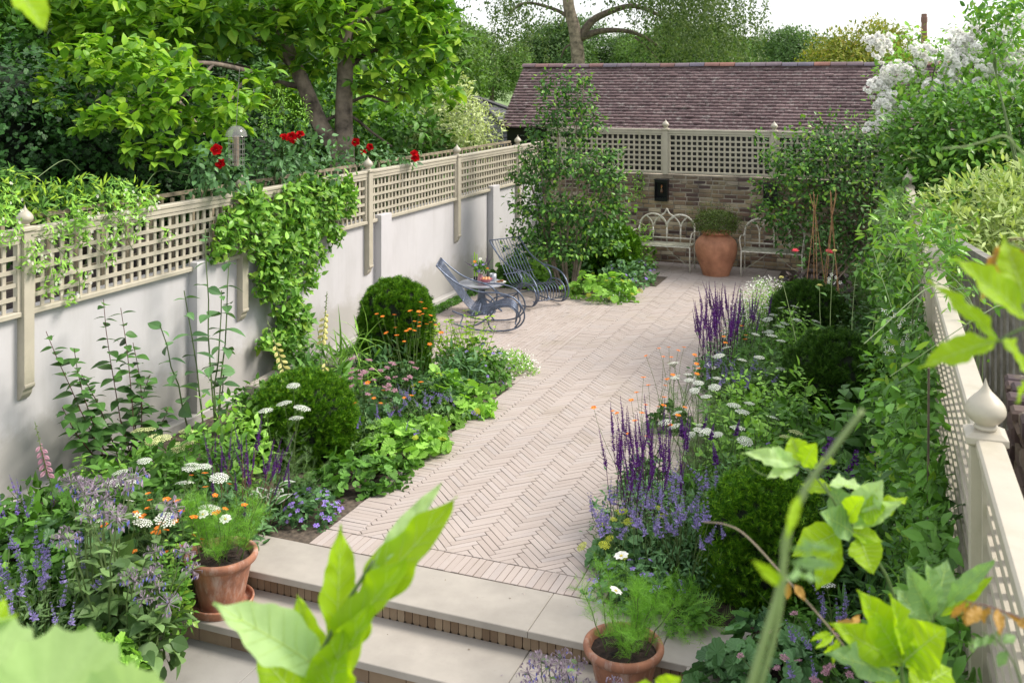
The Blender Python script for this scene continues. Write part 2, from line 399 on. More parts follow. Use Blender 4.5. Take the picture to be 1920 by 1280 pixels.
def paver(m, poly, z0=-.05, z1=0, b=.0018):
    if len(poly) < 3 or area(poly) < .00012: return
    p = V(poly); c = p.mean(0); n = len(p); z1 = z1+random.uniform(-.0018, .0012); tx, ty = random.uniform(-.006, .006), random.uniform(-.01, .01)
    d = p-c; L = np.linalg.norm(d, axis=1, keepdims=True); top = c+d*(1-b/np.maximum(L, .01)*1.5)
    zt = z1+d[:, 0]*tx+d[:, 1]*ty
    v = np.vstack([np.c_[p, np.full(n, z0)], np.c_[p, zt-b], np.c_[top, zt]])
    f = [tuple(2*n+i for i in range(n))]
    for i in range(n):
        j = (i+1) % n; f += [(i, j, n+j, n+i), (n+i, n+j, 2*n+j, 2*n+i)]
    m.add(v, f)
def rect(cx, cy, dx, dy, L, W):
    return [(cx+sx*dx*L/2-sy*dy*W/2, cy+sx*dy*L/2+sy*dx*W/2) for sx, sy in ((-1, -1), (1, -1), (1, 1), (-1, 1))]
J = .0035; BL, BW = .238, .0497
XR = lambda y: -2.0-.022*(y-6.3)              # right edge of the herringbone
m = MB()
def herring(planes, bb):
    L, W = BL+J, BW+J; s = math.sqrt(.5)
    for k in range(-600, 600):
        for q in range(-60, 60):
            ox, oy = k*W+q*L, k*W-q*L
            for kind in (0, 1):
                if kind == 0: cx, cy, dx, dy = ox+L/2, oy+W/2, 1, 0
                else: cx, cy, dx, dy = ox+W/2, oy+W+L/2, 0, 1
                X = (cx-cy)*s-3.0; Y = (cx+cy)*s+11.0          # turned 45 degrees
                if not (bb[0]-.2 < X < bb[1]+.2 and bb[2]-.2 < Y < bb[3]+.2): continue
                a = random.uniform(-.008, .008); ex, ey = (dx-dy)*s, (dx+dy)*s
                ex, ey = ex-ey*a, ey+ex*a
                paver(m, clip(rect(X, Y, ex, ey, BL-random.uniform(0, .004), BW-random.uniform(0, .0025)), planes))
herring([(-3.7145, 0, 1, 0), (-2.0, 6.3, -1, -.022), (0, 6.318, 0, 1), (0, 17.8, 0, -1)], (-3.72, -1.9, 6.3, 17.8))
herring([(-3.716, 0, -1, 0), (-5.02, 0, 1, 0), (0, 16.5, 0, 1), (0, 17.8, 0, -1)], (-5.3, -3.71, 15.6, 17.8))
P_ = BW+J
y = 6.32
while y < 15.58:                               # soldier edge on the left
    paver(m, rect(-3.836+random.uniform(-.002, .002), y+BW/2, 1, random.uniform(-.01, .01), BL, BW)); y += P_
x = -3.96
while x < -1.78:                               # soldier course along the steps
    paver(m, rect(x+BW/2, 6.19, random.uniform(-.01, .01), 1, BL, BW-random.uniform(0, .003))); x += P_
y = 6.32
while y < 17.7:
    paver(m, rect(XR(y)+.126, y+BW/2, 1, .022, BL, BW)); y += P_
x = -3.985
while x > -6.35:                               # stretcher bond on the small terrace
    y = 9.9+random.random()*.24
    while y < 14.62:
        if x > -5.9 or y > 9: paver(m, clip(rect(x, y+BL/2, random.uniform(-.012, .012), 1, BL-random.uniform(0, .006), BW-random.uniform(0, .003)), [(0, 14.65, 0, -1)]))
        y += BL+J
    x -= P_
tag(m.build('brick_paving', M['paver']), kind='structure')
m = MB(); m.box(-6.4, -1.72, 6.05, 17.9, -.06, -.006); tag(m.build('paving_joints', M['joint']), kind='structure')

# ------------------------------------------------------------------ ground
m = MB(); n = 40
xs = np.r_[-400, -120, -40, np.linspace(-20, 20, 21), 40, 120, 400]; ys = np.r_[-20, np.linspace(-5, 60, 27), 120, 260, 600]
g = np.array([(a, b, -.32+(0 if b < 60 else -.6)) for b in ys for a in xs])
m.add(g, [(j*len(xs)+i, j*len(xs)+i+1, (j+1)*len(xs)+i+1, (j+1)*len(xs)+i) for j in range(len(ys)-1) for i in range(len(xs)-1)])
M['lawn'] = solid('lawn', (.17, .26, .08), .9, var=.2, scale=.6, bs=.5, bscale=20)
tag(m.build('lawn', M['lawn']), kind='structure')
def bed(name, x0, x1, y0, y1, z=-.03):
    m = MB(); nx, ny = max(3, int((x1-x0)/.06)), max(3, int((y1-y0)/.06))
    gx, gy = np.meshgrid(np.linspace(x0, x1, nx), np.linspace(y0, y1, ny)); zz = z+rng.random(gx.shape)*.03+.02*np.sin(gx*5)*np.cos(gy*4)
    v = np.c_[gx.ravel(), gy.ravel(), zz.ravel()]; i = np.arange((ny-1)*(nx-1)); r_, c_ = i//(nx-1), i % (nx-1); a = r_*nx+c_
    m.add_arr(v, [np.c_[a, a+1, a+nx+1, a+nx]]); tag(m.build(name, M['soil'], smooth=True), kind='structure')
bed('soil_bed_left', -6.44, -3.965, 6.07, 9.9, -.035); bed('soil_bed_far', -6.44, -5.0, 14.66, 17.85, -.06); bed('soil_bed_corner', -5.02, -3.97, 14.66, 16.5, -.05)
bed('soil_bed_right', -1.74, .22, 6.07, 17.85); bed('soil_bed_raised', -6.44, -4.9, 5.0, 6.07); bed('soil_bed_near', -6.44, -4.3, 2.2, 5.02); bed('soil_bed_front', -.7, .4, 2.2, 6.05)
m = MB(); m.box(-60, -6.75, 2, 22, -.3, -.06); m.box(.8, 40, 1, 24, -.3, -.06); tag(m.build('neighbour_soil', M['soil']), kind='structure')

# ------------------------------------------------------------------ steps
st = thing('garden_steps', 'pale sandstone steps with narrow brick risers leading up to the brick path', 'steps')
def slab(m, x0, x1, y0, y1, zt, th=.042, b=.004): m.bbox(x0+.002, x1-.002, y0+.002, y1-.002, zt-th, zt, b)
m = MB()
for a, b in ((-4.93, -4.43), (-4.43, -3.3), (-3.3, -2.11), (-2.11, -1.32), (-1.32, -.7)): slab(m, a, b, 5.58, 6.06, 0)
for a, b in ((5.02, 5.58),): slab(m, -4.93, -4.43, a, b, 0)
for a, b in ((2.2, 3.6), (3.6, 4.7), (4.7, 5.58)): slab(m, -1.15, -.7, a, b, 0)
m.build('coping', M['stone'], st)
m = MB()
for a, b in ((-4.46, -3.3), (-3.3, -2.11), (-2.11, -1.12)): slab(m, a, b, 5.14, 5.62, -.135)
m.build('tread', M['stone'], st)
m = MB(); x = -4.44
while x < -1.17:
    w = BW-.001; c = random.uniform(-.003, .003)
    v = V([(x+w*a, 5.612+c, -.045-.088*k+(.006 if 0 < a < 1 else 0)*0) for k in (0, .86) for a in (0, 1)]+[(x+w*a, 5.612+c+(.003), -.045-.092) for a in (.2, .8)]+
          [(x+w*a, 5.66, -.045-.088*k) for k in (0, 1) for a in (0, 1)])
    m.add(v, [(0, 1, 3, 2), (2, 3, 5, 4), (0, 2, 8, 6), (1, 7, 9, 3), (0, 6, 7, 1), (2, 4, 8), (3, 9, 5)]); x += P_
x = -4.44
while x < -1.17:
    m.bbox(x, min(x+.243, -1.17), 5.172+random.uniform(-.002, .002), 5.26, -.272, -.225+.04, .003); x += .247
for sx in (-4.46, -1.12):
    for r_ in range(4):
        y = (2.2 if sx > -3 else 5.03)+(r_ % 2)*.12
        while y < 5.55:
            m.box(sx-.035 if sx < -3 else sx, sx if sx < -3 else sx+.035, y, min(y+.243, 5.57), -.272+r_*.0575, -.272+r_*.0575+.053); y += .247
m.build('brick_riser', M['riser'], st)
m = MB(); m.box(-4.90, -4.475, 5.04, 6.05, -.3, -.044); m.box(-4.475, -1.09, 5.65, 6.05, -.3, -.044); m.box(-4.475, -1.09, 5.21, 5.65, -.3, -.178); m.box(-1.085, -.72, 2.2, 6.05, -.3, -.044)
m.build('core', M['joint'], st)
m = MB()
for i, y in enumerate((2.2, 2.85, 3.5, 4.1, 4.65)):
    y1 = (2.85, 3.5, 4.1, 4.65, 5.2)[i]; x = -4.46-(i % 2)*.35
    while x < -1.1:
        x1 = x+.78; slab(m, max(x, -4.46), min(x1, -1.12), y, y1, -.272, .03, .002); x = x1
tag(m.build('lower_paving', M['stone2']), kind='structure')

# ------------------------------------------------------------------ walls
m = MB(); m.box(-6.72, -6.45, 1.5, 17.9, -.2, 1.455)
wl = thing('rendered_wall', 'off-white rendered garden wall with shallow piers under the beige trellis', 'wall')
m.build('wall_face', M['stucco'], wl)
for y in (2.6, 5.1, 7.8, 11.42, 15.2):
    m = MB(); m.bbox(-6.455, -6.35, y, y+.28, -.1, 1.54, .006); m.build('pier', M['stucco'], wl)
m = MB(); m.bbox(-6.45, -6.34, 1.5, 14.2, -.1, .085, .012); m.build('plinth', M['stucco'], wl)

def bricks(m, x0, x1, z0, z1, yf, th=.1, L=.215, H=.063, j=.014, rough=.006, bev=.008):
    r_ = 0; z = z0
    while z < z1-.02:
        x = x0-(r_ % 2)*(L+j)/2*1.0
        hd = r_ % 2
        while x < x1:
            l = L if not hd or random.random() > .45 else .103
            a, b = max(x, x0), min(x+l, x1)
            if b-a > .02:
                d = random.uniform(-rough, rough); jz = random.uniform(-.003, .003)
                v = V([(a, yf+d, z+jz), (b, yf+d+random.uniform(-rough, rough), z+jz), (b, yf+d, min(z+H+jz, z1)), (a, yf+d, min(z+H+jz, z1))])
                i = V([(bev, 0, bev), (-bev, 0, bev), (-bev, 0, -bev), (bev, 0, -bev)])
                o = v.copy(); o[:, 1] = yf+th*.2+.01; vv = np.vstack([o, v+i*.0+V((0, bev, 0)), v+i])
                f = [(8, 9, 10, 11)]
                for q in range(4):
                    w = (q+1) % 4; f += [(q, w, w+4, q+4), (q+4, w+4, w+8, q+8)]
                m.add(vv, f)
            x += l+j
        z += H+j; r_ += 1
bw = thing('brick_wall', 'old weathered brick wall behind the two white benches, sooty near the top', 'wall', (0, 17.9, 0))
m = MB(); bricks(m, -6.45, .35, -.04, 1.58, 0); m.build('brickwork', M['oldbrick'], bw)
m = MB(); m.box(-6.45, .35, .008, .22, -.2, 1.575); m.build('mortar', M['mortar'], bw)
m = MB(); bricks(m, -6.45, .35, 1.582, 1.60, -.012, L=.215, H=.018, bev=.001); m.build('cap_course', M['oldbrick'], bw)

rb = thing('rough_brick_wall', 'crumbling dark brick wall close behind the nearest onion finial', 'wall', (.42, 5.0, 0), R(-90))
m = MB(); bricks(m, 0, 3.2, 1.2, 1.93, 0, rough=.02, bev=.012); 
x = 0
while x < 3.2:
    m.bbox(x, x+.1, random.uniform(-.03, 0), .22+random.uniform(-.02, .02), 1.935, 2.0+random.uniform(-.03, .02), .012); m.bbox(x, x+.1, .24, .42+random.uniform(-.02, .02), 1.935, 2.0+random.uniform(-.03, .02), .012); x += .112
m.build('brickwork', M['oldbrick'], rb)
m = MB(); m.box(.01, 3.2, .03, .4, -.2, 1.932); m.build('mortar', M['mortar'], rb)

# ------------------------------------------------------------------ painted trellis
FIN = spl([(.030, -.012), (.036, -.004), (.034, .004), (.030, .008), (.045, .018), (.060, .038), (.0625, .055), (.055, .076), (.036, .098), (.019, .115), (.009, .131), (.004, .146), (.001, .157)], 4)
m = MB(); m.lathe(FIN, 24); finial_me = m.build('finial', M['paint'], link=False, smooth=True)
m = MB(); m.lathe([(.0, .0), (.072, 0), (.090, .010), (.090, .030), (.062, .042), (.0, .042)], 4, square=True); cap_me = m.build('post_cap', M['paint'], link=False)
def trellis(name, label, loc, rz, posts, zt, zb, brk=None, ends=(0, 0), fins=None):
    """local x runs along the fence, local -y faces the garden"""
    r_ = thing(name, label, 'fence', loc, rz)
    for i, s in enumerate(posts):
        m = MB(); pz = brk if brk is not None else zb-.02
        m.bbox(s-.048, s+.048, -.075, .02, pz+.13 if brk is not None else pz, zt+.004, .004)
        if brk is not None:
            pr = spl([(0, .13), (-.070, .13), (-.082, .115), (-.078, .095), (-.055, .075), (-.05, .05), (-.035, .025), (-.012, 0), (0, 0)], 3)
            n = len(pr); v = np.vstack([np.c_[np.full(n, s+e), pr[:, 0], pr[:, 1]+pz] for e in (-.048, .048)])
            m.add(v, [tuple(range(n)), tuple(range(2*n-1, n-1, -1))]+[(q, q+n, q+n+1, q+1) for q in range(n-1)])
        p = m.build('post', M['paint'], r_)
        for nm, me, z in (('post_cap', cap_me, zt+.004), ('finial', finial_me, zt+.057)):
            o = bpy.data.objects.new(nm, me); COL.objects.link(o); o.parent = p; o.location = (s, -.0275, z)
    es = [posts[0]-ends[0]]*(ends[0] > 0)+list(posts)+[posts[-1]+ends[1]]*(ends[1] > 0)
    for a, b in zip(es[:-1], es[1:]):
        a2, b2 = a+.049, b-.049; m = MB()
        m.bbox(a2, b2, -.052, .012, zt-.05, zt-.004, .003); m.bbox(a2, b2, -.062, .022, zt-.002, zt+.03, .008)
        m.bbox(a2, b2, -.045, .005, zt-.085, zt-.053, .006)
        m.bbox(a2, b2, -.055, .015, zb, zb+.038, .006); m.bbox(a2, a2+.035, -.044, .004, zb+.04, zt-.087, .003); m.bbox(b2-.035, b2, -.044, .004, zb+.04, zt-.087, .003)
        f = m.build('panel_frame', M['paint'], r_)
        m = MB(); k = int(round((b2-a2-.07)/.1)); pt = (b2-a2-.07)/k
        for q in range(1, k):
            x = a2+.035+q*pt; m.box(x-.0165, x+.0165, -.018, -.006, zb+.036, zt-.083)
        k = max(2, int(round((zt-zb-.125)/.098))); pt = (zt-zb-.125)/k
        for q in range(1, k):
            z = zb+.038+q*pt; m.box(a2+.03, b2-.03, -.032, -.0185, z-.0165, z+.0165)
        m.build('lattice', M['paint'], f)
    return r_
trellis('trellis_fence', 'long beige trellis fence on top of the off-white rendered wall', (-6.45, 0, 0), R(90), [3.1, 5.85, 8.59, 11.2, 13.92, 16.5], 2.11, 1.46, .80, (1.4, 1.33))
trellis('trellis_fence', 'beige trellis panels above the old brick wall in front of the tiled roof', (0, 17.95, 0), 0, [-6.09, -4.08, -2.15, -.25], 2.375, 1.605, None, (.33, .5))
# right fence follows a line turned slightly from the path
ra = math.atan2(.027, 1); ro = V((.08, 16.95, 0)) - 0
fr = trellis('trellis_fence', 'beige trellis fence running away on the right with the big onion finial in front', (.25-.027*13.4+.02, 16.98, 0), R(-90)+ra*1, [2.72, 5.33, 7.9, 10.42, 13.38], 2.11, .75, None, (2.6, 2.6))
# weathered garden fence of the neighbour on the left, seen over the trellis
of = thing('weathered_trellis', 'weathered brown wooden trellis just behind the long beige fence', 'fence', (-6.85, 0, 0))
m = MB(); m.box(-.02, .02, 5.5, 17.2, 2.135, 2.17); m.box(-.02, .02, 5.5, 17.2, 1.6, 1.64); m.build('rail', M['paint_old'], of)
m = MB(); y = 5.5
while y < 17.2: m.box(.022, .045, y, y+.035, 1.2, 2.125+random.uniform(-.01, .02)); y += .155
m.build('batten', M['paint_old'], of)
M['greywood'] = solid('grey_wood', (.26, .25, .225), .85, var=.25, scale=9, bs=.3)
gf = thing('slatted_panel', 'grey weathered slatted panel beyond the right fence, beside the crumbling brick wall', 'fence', (.95, 5.1, 0), R(12))
m = MB(); m.box(-.03, .03, 0, 3, 2.08, 2.14); m.box(-.03, .03, 0, 3, 1.3, 1.36); m.build('rail', M['greywood'], gf)
m = MB(); y = .02
while y < 3: m.box(-.05, -.032, y, y+.07, .2, 2.1); y += .115
m.build('slat', M['greywood'], gf)

# ------------------------------------------------------------------ tiled outbuilding
ob = thing('tiled_outbuilding', 'low outbuilding with a long purple-brown clay tile roof behind the back wall', 'building', (0, 18.6, 0))
X0, X1, RUN, ZE, ZR = -7.62, 7., 1.36, 2.34, 3.58
m = MB(); rows = 22; tw = .165; sl = math.atan2(ZR-ZE, RUN)
for fr_ in (0, 1):
    for r_ in range(rows):
        t0, t1 = r_/rows, (r_+1.0)/rows; x = X0+(r_ % 2)*tw/2-tw/2+fr_*0
        while x < X1:
            a, b = max(x, X0)+.001, min(x+tw-.004, X1); jz = random.uniform(-.004, .005); jd = random.uniform(-.006, .004)
            if random.random() < .03: jz += .008; jd -= .012
            if b-a > .03:
                y0, y1 = t0*RUN+jd-.01, t1*RUN+.012; z0, z1 = ZE+t0*(ZR-ZE)+jz+.034, ZE+t1*(ZR-ZE)+.012+jz*.4
                c = random.uniform(.002, .006)
                v = V([(a, y0, z0), ((a+b)/2, y0, z0+c), (b, y0, z0+random.uniform(-.002, .003)), (b, y1, z1), ((a+b)/2, y1, z1+c), (a, y1, z1), (a, y0+.004, z0-.028), ((a+b)/2, y0+.004, z0-.026), (b, y0+.004, z0-.028), (b, y1, z1-.016), (a, y1, z1-.016)])
                if fr_: v[:, 1] = 2*RUN-v[:, 1]
                m.add(v, [(0, 1, 4, 5), (1, 2, 3, 4), (6, 7, 1, 0), (7, 8, 2, 1), (8, 9, 3, 2), (0, 5, 10, 6)])
            x += tw
m.build('roof_tiles', M['tile'], ob)
m = MB(); m.add(V([(X0+.02, 0, ZE-.01), (X1, 0, ZE-.01), (X1, RUN, ZR-.01), (X0+.02, RUN, ZR-.01), (X0+.02, 2*RUN, ZE-.01), (X1, 2*RUN, ZE-.01), (X0+.02, 0, ZE-.05), (X0+.02, 2*RUN, ZE-.05)]), [(0, 1, 2, 3), (3, 2, 5, 4), (0, 3, 4, 7, 6)])
m.build('roof_deck', M['black'], ob)
m = MB(); x = X0-.02
while x < X1:
    L = .30; a = np.linspace(-1.25, 1.25, 9); rr = .105+random.uniform(-.003, .003); z_ = ZR-.045+random.uniform(-.005, .005)
    v = np.vstack([np.c_[np.full(9, xx), RUN+rr*q*np.sin(a), z_+rr*q*np.cos(a)] for xx, q in ((x, 1), (x+L-.012, 1.03), (x+L-.012, .86))])
    m.add(v, [(i, i+1, 10+i, 9+i) for i in range(8)]+[(9+i, 10+i, 19+i, 18+i) for i in range(8)]+[tuple(range(9))]); x += L
m.build('ridge_tiles', M['ridge'], ob)
m = MB(); m.box(X0+.1, X1, .12, .2, -.3, ZE-.02); m.build('wall', M['black'], ob); m = MB(); m.box(X0+.1, X0+.2, .205, 2.6, -.3, ZE-.02); m.build('end_wall', M['oldbrick'], ob)  # front wall is black: the shade behind the trellis is put into its colour
m = MB(); m.add(V([(X0+.1, .12, ZE-.02), (X0+.1, 2.6, ZE-.02), (X0+.1, RUN, ZR-.03)]), [(0, 1, 2)]); m.build('gable', M['mortar'], ob)

sh = thing('slate_shed', 'small shed with a dark slate hipped roof beyond the far left corner', 'building', (-9.4, 21.3, 0))
m = MB()
for q in range(4):
    A = Matrix.Rotation(q*math.pi/2, 3, 'Z')
    for r_ in range(11):
        t0, t1 = r_/11, (r_+1)/11; w0 = 2.1*(1-t0); x = -w0+(r_ % 2)*.12
        while x < w0:
            a, b = x, min(x+.24, w0); z0, z1 = 1.9+.95*t0+.012, 1.9+.95*t1
            v = [A @ Vector((p, -yy, z)) for p, yy, z in ((a, 2.1*(1-t0)+.02, z0), (b-.006, 2.1*(1-t0)+.02, z0), (min(b, 2.1*(1-t1)), 2.1*(1-t1), z1), (max(min(a, 2.1*(1-t1)), -2.1*(1-t1)), 2.1*(1-t1), z1))]
            m.add(V(v), [(0, 1, 2, 3)]); x += .25
    v = V([A @ Vector(p) for p in ((2.1, -2.1, 1.93), (.03, -.03, 2.9))]); m.tube(v, .05, 6)
m.build('slate_roof', M['slate'], sh)
m = MB(); m.box(-2, 2, -2, 2, -.3, 1.9); m.build('wall', M['oldbrick'], sh)
# ------------------------------------------------------------------ rocking chairs
def rocker(name, label, loc, rz):
    r_ = thing(name, label, 'chair', loc, rz, 'blue-grey iron rocking chairs on the small terrace'); r_.scale = (.97, 1, .84)
    arm = spl([(-.66, 1.02), (-.52, .87), (-.33, .72), (-.08, .62), (.18, .60), (.38, .53), (.50, .38), (.53, .22), (.46, .09), (.32, .025), (.10, .012), (-.12, .03), (-.34, .09), (-.50, .16)], 5)
    scroll = spl([(-.08, .62), (.05, .56), (.13, .45), (.12, .32), (.02, .20), (-.12, .10), (-.30, .075)], 5)
    front = spl([(.40, .06), (.47, .18), (.44, .31), (.34, .40), (.20, .41), (.08, .36), (.03, .24), (.05, .10), (.10, .012)], 5)
    for sy in (-1, 1):
        m = MB(); y = .29*sy
        for c in (arm, scroll, front): m.tube(np.c_[c[:, 0], np.full(len(c), y-(.012*sy if c is not arm else 0)), c[:, 1]], .0125, 6)
        m.build('side_frame', M['iron'], r_, smooth=True)
    rod = spl([(-.66, 1.02), (-.45, .70), (-.27, .42), (-.17, .32), (-.04, .29), (.10, .32), (.22, .37), (.33, .37), (.41, .30), (.43, .20), (.41, .12)], 4)
    m = MB(); m2 = MB(); k = 9*2+10
    cut = 16
    for i in range(10):
        y = -.245+.49*i/9
        m.tube(np.c_[rod[:cut, 0], np.full(cut, y), rod[:cut, 1]], .0058, 5); q = rod[cut-1:]; m2.tube(np.c_[q[:, 0], np.full(len(q), y), q[:, 1]], .007, 5)
    m.build('backrest', M['iron'], r_, smooth=True); m2.build('seat', M['iron'], r_, smooth=True)
    for (x, z) in ((-.66, 1.02), (-.30, .47), (.41, .12), (-.02, .28), (-.34, .09)): MB().tube([(x, -.29, z), (x, .29, z)], .010, 6).build('crossbar', M['iron'], r_, smooth=True)
    return r_
rocker('rocking_chair', 'nearer blue-grey iron rocking chair seen side-on, behind the lime-leaved shrub', (-5.22, 12.25, .01), R(20))
rocker('rocking_chair', 'farther blue-grey iron rocking chair between the round table and the tall shrub', (-5.18, 13.85, .01), R(-30))
tb = thing('round_table', 'round grey metal pedestal table between the two rocking chairs', 'table', (-5.62, 13.02, 0))
m = MB(); m.lathe([(0, .393), (.315, .393), (.325, .40), (.325, .414), (.315, .42), (0, .42)], 32); m.build('tabletop', M['zinc'], tb)
m = MB(); m.lathe([(.05, .392), (.045, .33), (.06, .2), (.09, .08), (.2, .03), (.21, .0)], 12)
for a in (0.4, 2.5, 4.6): m.tube(spl([(.04*math.cos(a),   .04*math.sin(a), .2), (.15*math.cos(a), .15*math.sin(a), .12), (.29*math.cos(a), .29*math.sin(a), .01)], 4), .014, 6)
m.build('pedestal', M['iron'], tb)
def small(name, label, cat, loc, prof, mt, k=20, group=None):
    m = MB(); m.lathe(prof, k); o = m.build(name, mt, smooth=True, loc=[float(q) for q in loc]); return tag(o, label, cat, group)
M['pinkglass'] = solid('pink_ceramic', (.50, .16, .20), .2, var=.15); M['peach'] = solid('peach', (.75, .35, .16), .5, var=.2, scale=40); M['candle'] = solid('candle_wax', (.35, .62, .05), .45, var=.05)
M['white'] = solid('white_glaze', (.75, .74, .72), .2, var=.03); M['biscuit'] = solid('biscuit', (.25, .11, .05), .7, var=.3, scale=60)
tz = .42
bo = thing('fruit_bowl', 'small pink bowl of peach-coloured fruit in the middle of the round table', 'bowl', (-5.50, 12.90, tz))
m = MB(); m.lathe([(.0, .004), (.04, .004), (.05, .03), (.085, .075), (.092, .085), (.086, .085), (.07, .05), (0, .03)], 24); m.build('bowl', M['pinkglass'], bo, smooth=True)
for i in range(7):
    m = MB(); m.lathe([(.0, -.024), (.018, -.016), (.025, 0), (.018, .016), (0, .024)], 8); m.build('fruit', M['peach'], bo, smooth=True, loc=(.045*math.cos(i)*(i > 0), .045*math.sin(i)*(i > 0), .082))
pl = thing('snack_plate', 'white plate of brown biscuits at the right edge of the round table', 'plate', (-5.36, 13.08, tz))
m = MB(); m.lathe([(0, .004), (.05, .004), (.085, .016), (.086, .02), (.05, .01), (0, .01)], 24); m.build('plate', M['white'], pl, smooth=True)
for i in range(8):
    m = MB(); m.lathe([(0, 0), (.017, .002), (.019, .01), (.012, .017), (0, .018)], 7); m.build('biscuit', M['biscuit'], pl, loc=(random.uniform(-.04, .04), random.uniform(-.04, .04), .011+.012*(i > 4)))
for i, (dx, dy, h, lb) in enumerate(((-.155, .1, .40, 'taller of two slim lime candles behind the posy on the round table'), (-.125, .115, .37, 'shorter of two slim lime candles behind the posy on the round table'))):
    c = thing('candle', lb, 'candle', (-5.62+dx, 13.02+dy, tz), 0, 'lime candles on the round table')
    m = MB(); m.lathe([(0, 0), (.03, 0), (.03, .008), (.013, .02), (.013, .05), (.016, .055), (0, .055)], 10); m.build('candlestick', M['black'], c)
    m = MB(); m.tube([(0, 0, .055), (0, 0, h)], [.010, .0085], 8); m.tube([(0, 0, h), (.002, 0, h+.012)], .001, 3); m.build('wax', M['candle'], c)
gl = tag(MB().lathe([(0, 0), (.045, 0), (.05, .01), (.05, .1), (.046, .1), (.046, .012), (0, .012)], 16, square=False).build('glass_tumbler', M['zinc'], smooth=True, loc=(-5.52, 13.2, tz)), 'grey tumbler beside the posy on the round table', 'tumbler')
# ------------------------------------------------------------------ benches
def bench(name, label, loc, w):
    r_ = thing(name, label, 'bench', loc, 0, 'cream iron benches with gothic arched backs')
    h = w/2; m = MB(); t = .017
    zt, zs = .88, .50
    n = 4; pw = w/n
    for i in range(n+1):
        x = -h+i*pw; m.tube([(x, .2, .46), (x, .215, .70)], t*.8, 6)
    def arch(c, rx, z0, z1, a0=0, a1=math.pi):
        a = np.linspace(a0, a1, 14); return np.c_[c-rx*np.cos(a), np.full(14, .22), z0+(z1-z0)*np.sin(a)]
    m.tube(arch(-h+pw, pw, .70, .93), t, 6); m.tube(arch(h-pw, pw, .70, .93), t, 6)
    for x, s in ((-h+pw, -1), (-h+pw, 1), (0, -1), (0, 1), (h-pw, -1), (h-pw, 1)):
        top = .93 if x else .90
        m.tube(spl([(x, .217, .70), (x+s*pw*.13, .22, .80), (x+s*pw*.5, .22, top-.03 if x else .885)], 5), t*.75, 6)
    m.tube(spl([(-pw*.55, .22, .89), (-pw*.2, .22, .94), (0, .22, 1.03)], 4), t*.9, 6); m.tube(spl([(pw*.55, .22, .89), (pw*.2, .22, .94), (0, .22, 1.03)], 4), t*.9, 6)
    m.tube([(-h, .2, .52), (h, .2, .52)], t*.8, 6)
    m.build('backrest', M['benchp'], r_, smooth=True)
    m = MB()
    for i in range(5): m.bbox(-h-.01, h+.01, -.2+i*.082, -.2+i*.082+.068, .437, .452, .003)
    m.build('seat', M['slat'], r_)
    for sx in (-1, 1):
        m = MB(); x = sx*(h+.0)
        m.tube(spl([(x, .215, .72), (x*1.03, .16, .645), (x*1.05, .05, .66), (x*1.05, -.12, .665), (x*1.05, -.2, .63), (x*1.03, -.215, .55), (x, -.21, .45)], 5), .011, 6); m.build('armrest', M['benchp'], r_, smooth=True)
        for y in (-.2, .2):
            m = MB(); m.tube([(x, y, .47), (x*1.01, y*1.04, .0)], .012, 6); m.build('leg', M['benchp'], r_, smooth=True)
        m = MB(); m.tube(curve((x, -.2, .12), (x*.12, -.19, .43), -.03, 6), .006, 5); m.tube([(x, -.2, .1), (x, .2, .14)], .006, 5); m.build('brace', M['slat'], r_)
    m = MB(); m.tube([(-h, -.2, .43), (h, -.2, .43)], .011, 6); m.tube([(-h, .2, .43), (h, .2, .43)], .011, 6); m.build('seat_frame', M['benchp'], r_)
bench('garden_bench', 'cream iron bench with gothic arched back, left of the big terracotta jar', (-3.93, 17.14, 0), .98)
bench('garden_bench', 'cream gothic iron bench half hidden by leaves, right of the big terracotta jar', (-2.08, 17.12, 0), .98)
# ------------------------------------------------------------------ jar, pots
def fol(name): return name
jr = thing('terracotta_jar', 'large round-bellied terracotta jar holding a fine green shrub between the two benches', 'jar', (-3.0, 16.98, 0))
m = MB(); m.lathe(spl([(.0, .0), (.205, .0), (.225, .02), (.27, .14), (.335, .32), (.355, .46), (.325, .58), (.235, .665), (.205, .685), (.235, .70), (.245, .72), (.235, .735), (.205, .73), (.18, .68), (0, .66)], 3), 40); m.build('jar_body', M['jar'], jr, smooth=True)
m = MB(); mound(m, T['dl'], 5200, (0, 0, .86), (.40, .40, .23), .035, inner=.3, lump=.1, up=.3, low=-.6); mound(m, T['dl'], 900, (0, 0, .9), (.47, .47, .29), .03, inner=.8, lump=.25, low=-.3)
M['leaf_olive'] = leafm('leaf_olive', (.045, .075, .02), (.10, .14, .035), tr=.25); m.build('foliage', M['leaf_olive'], jr)
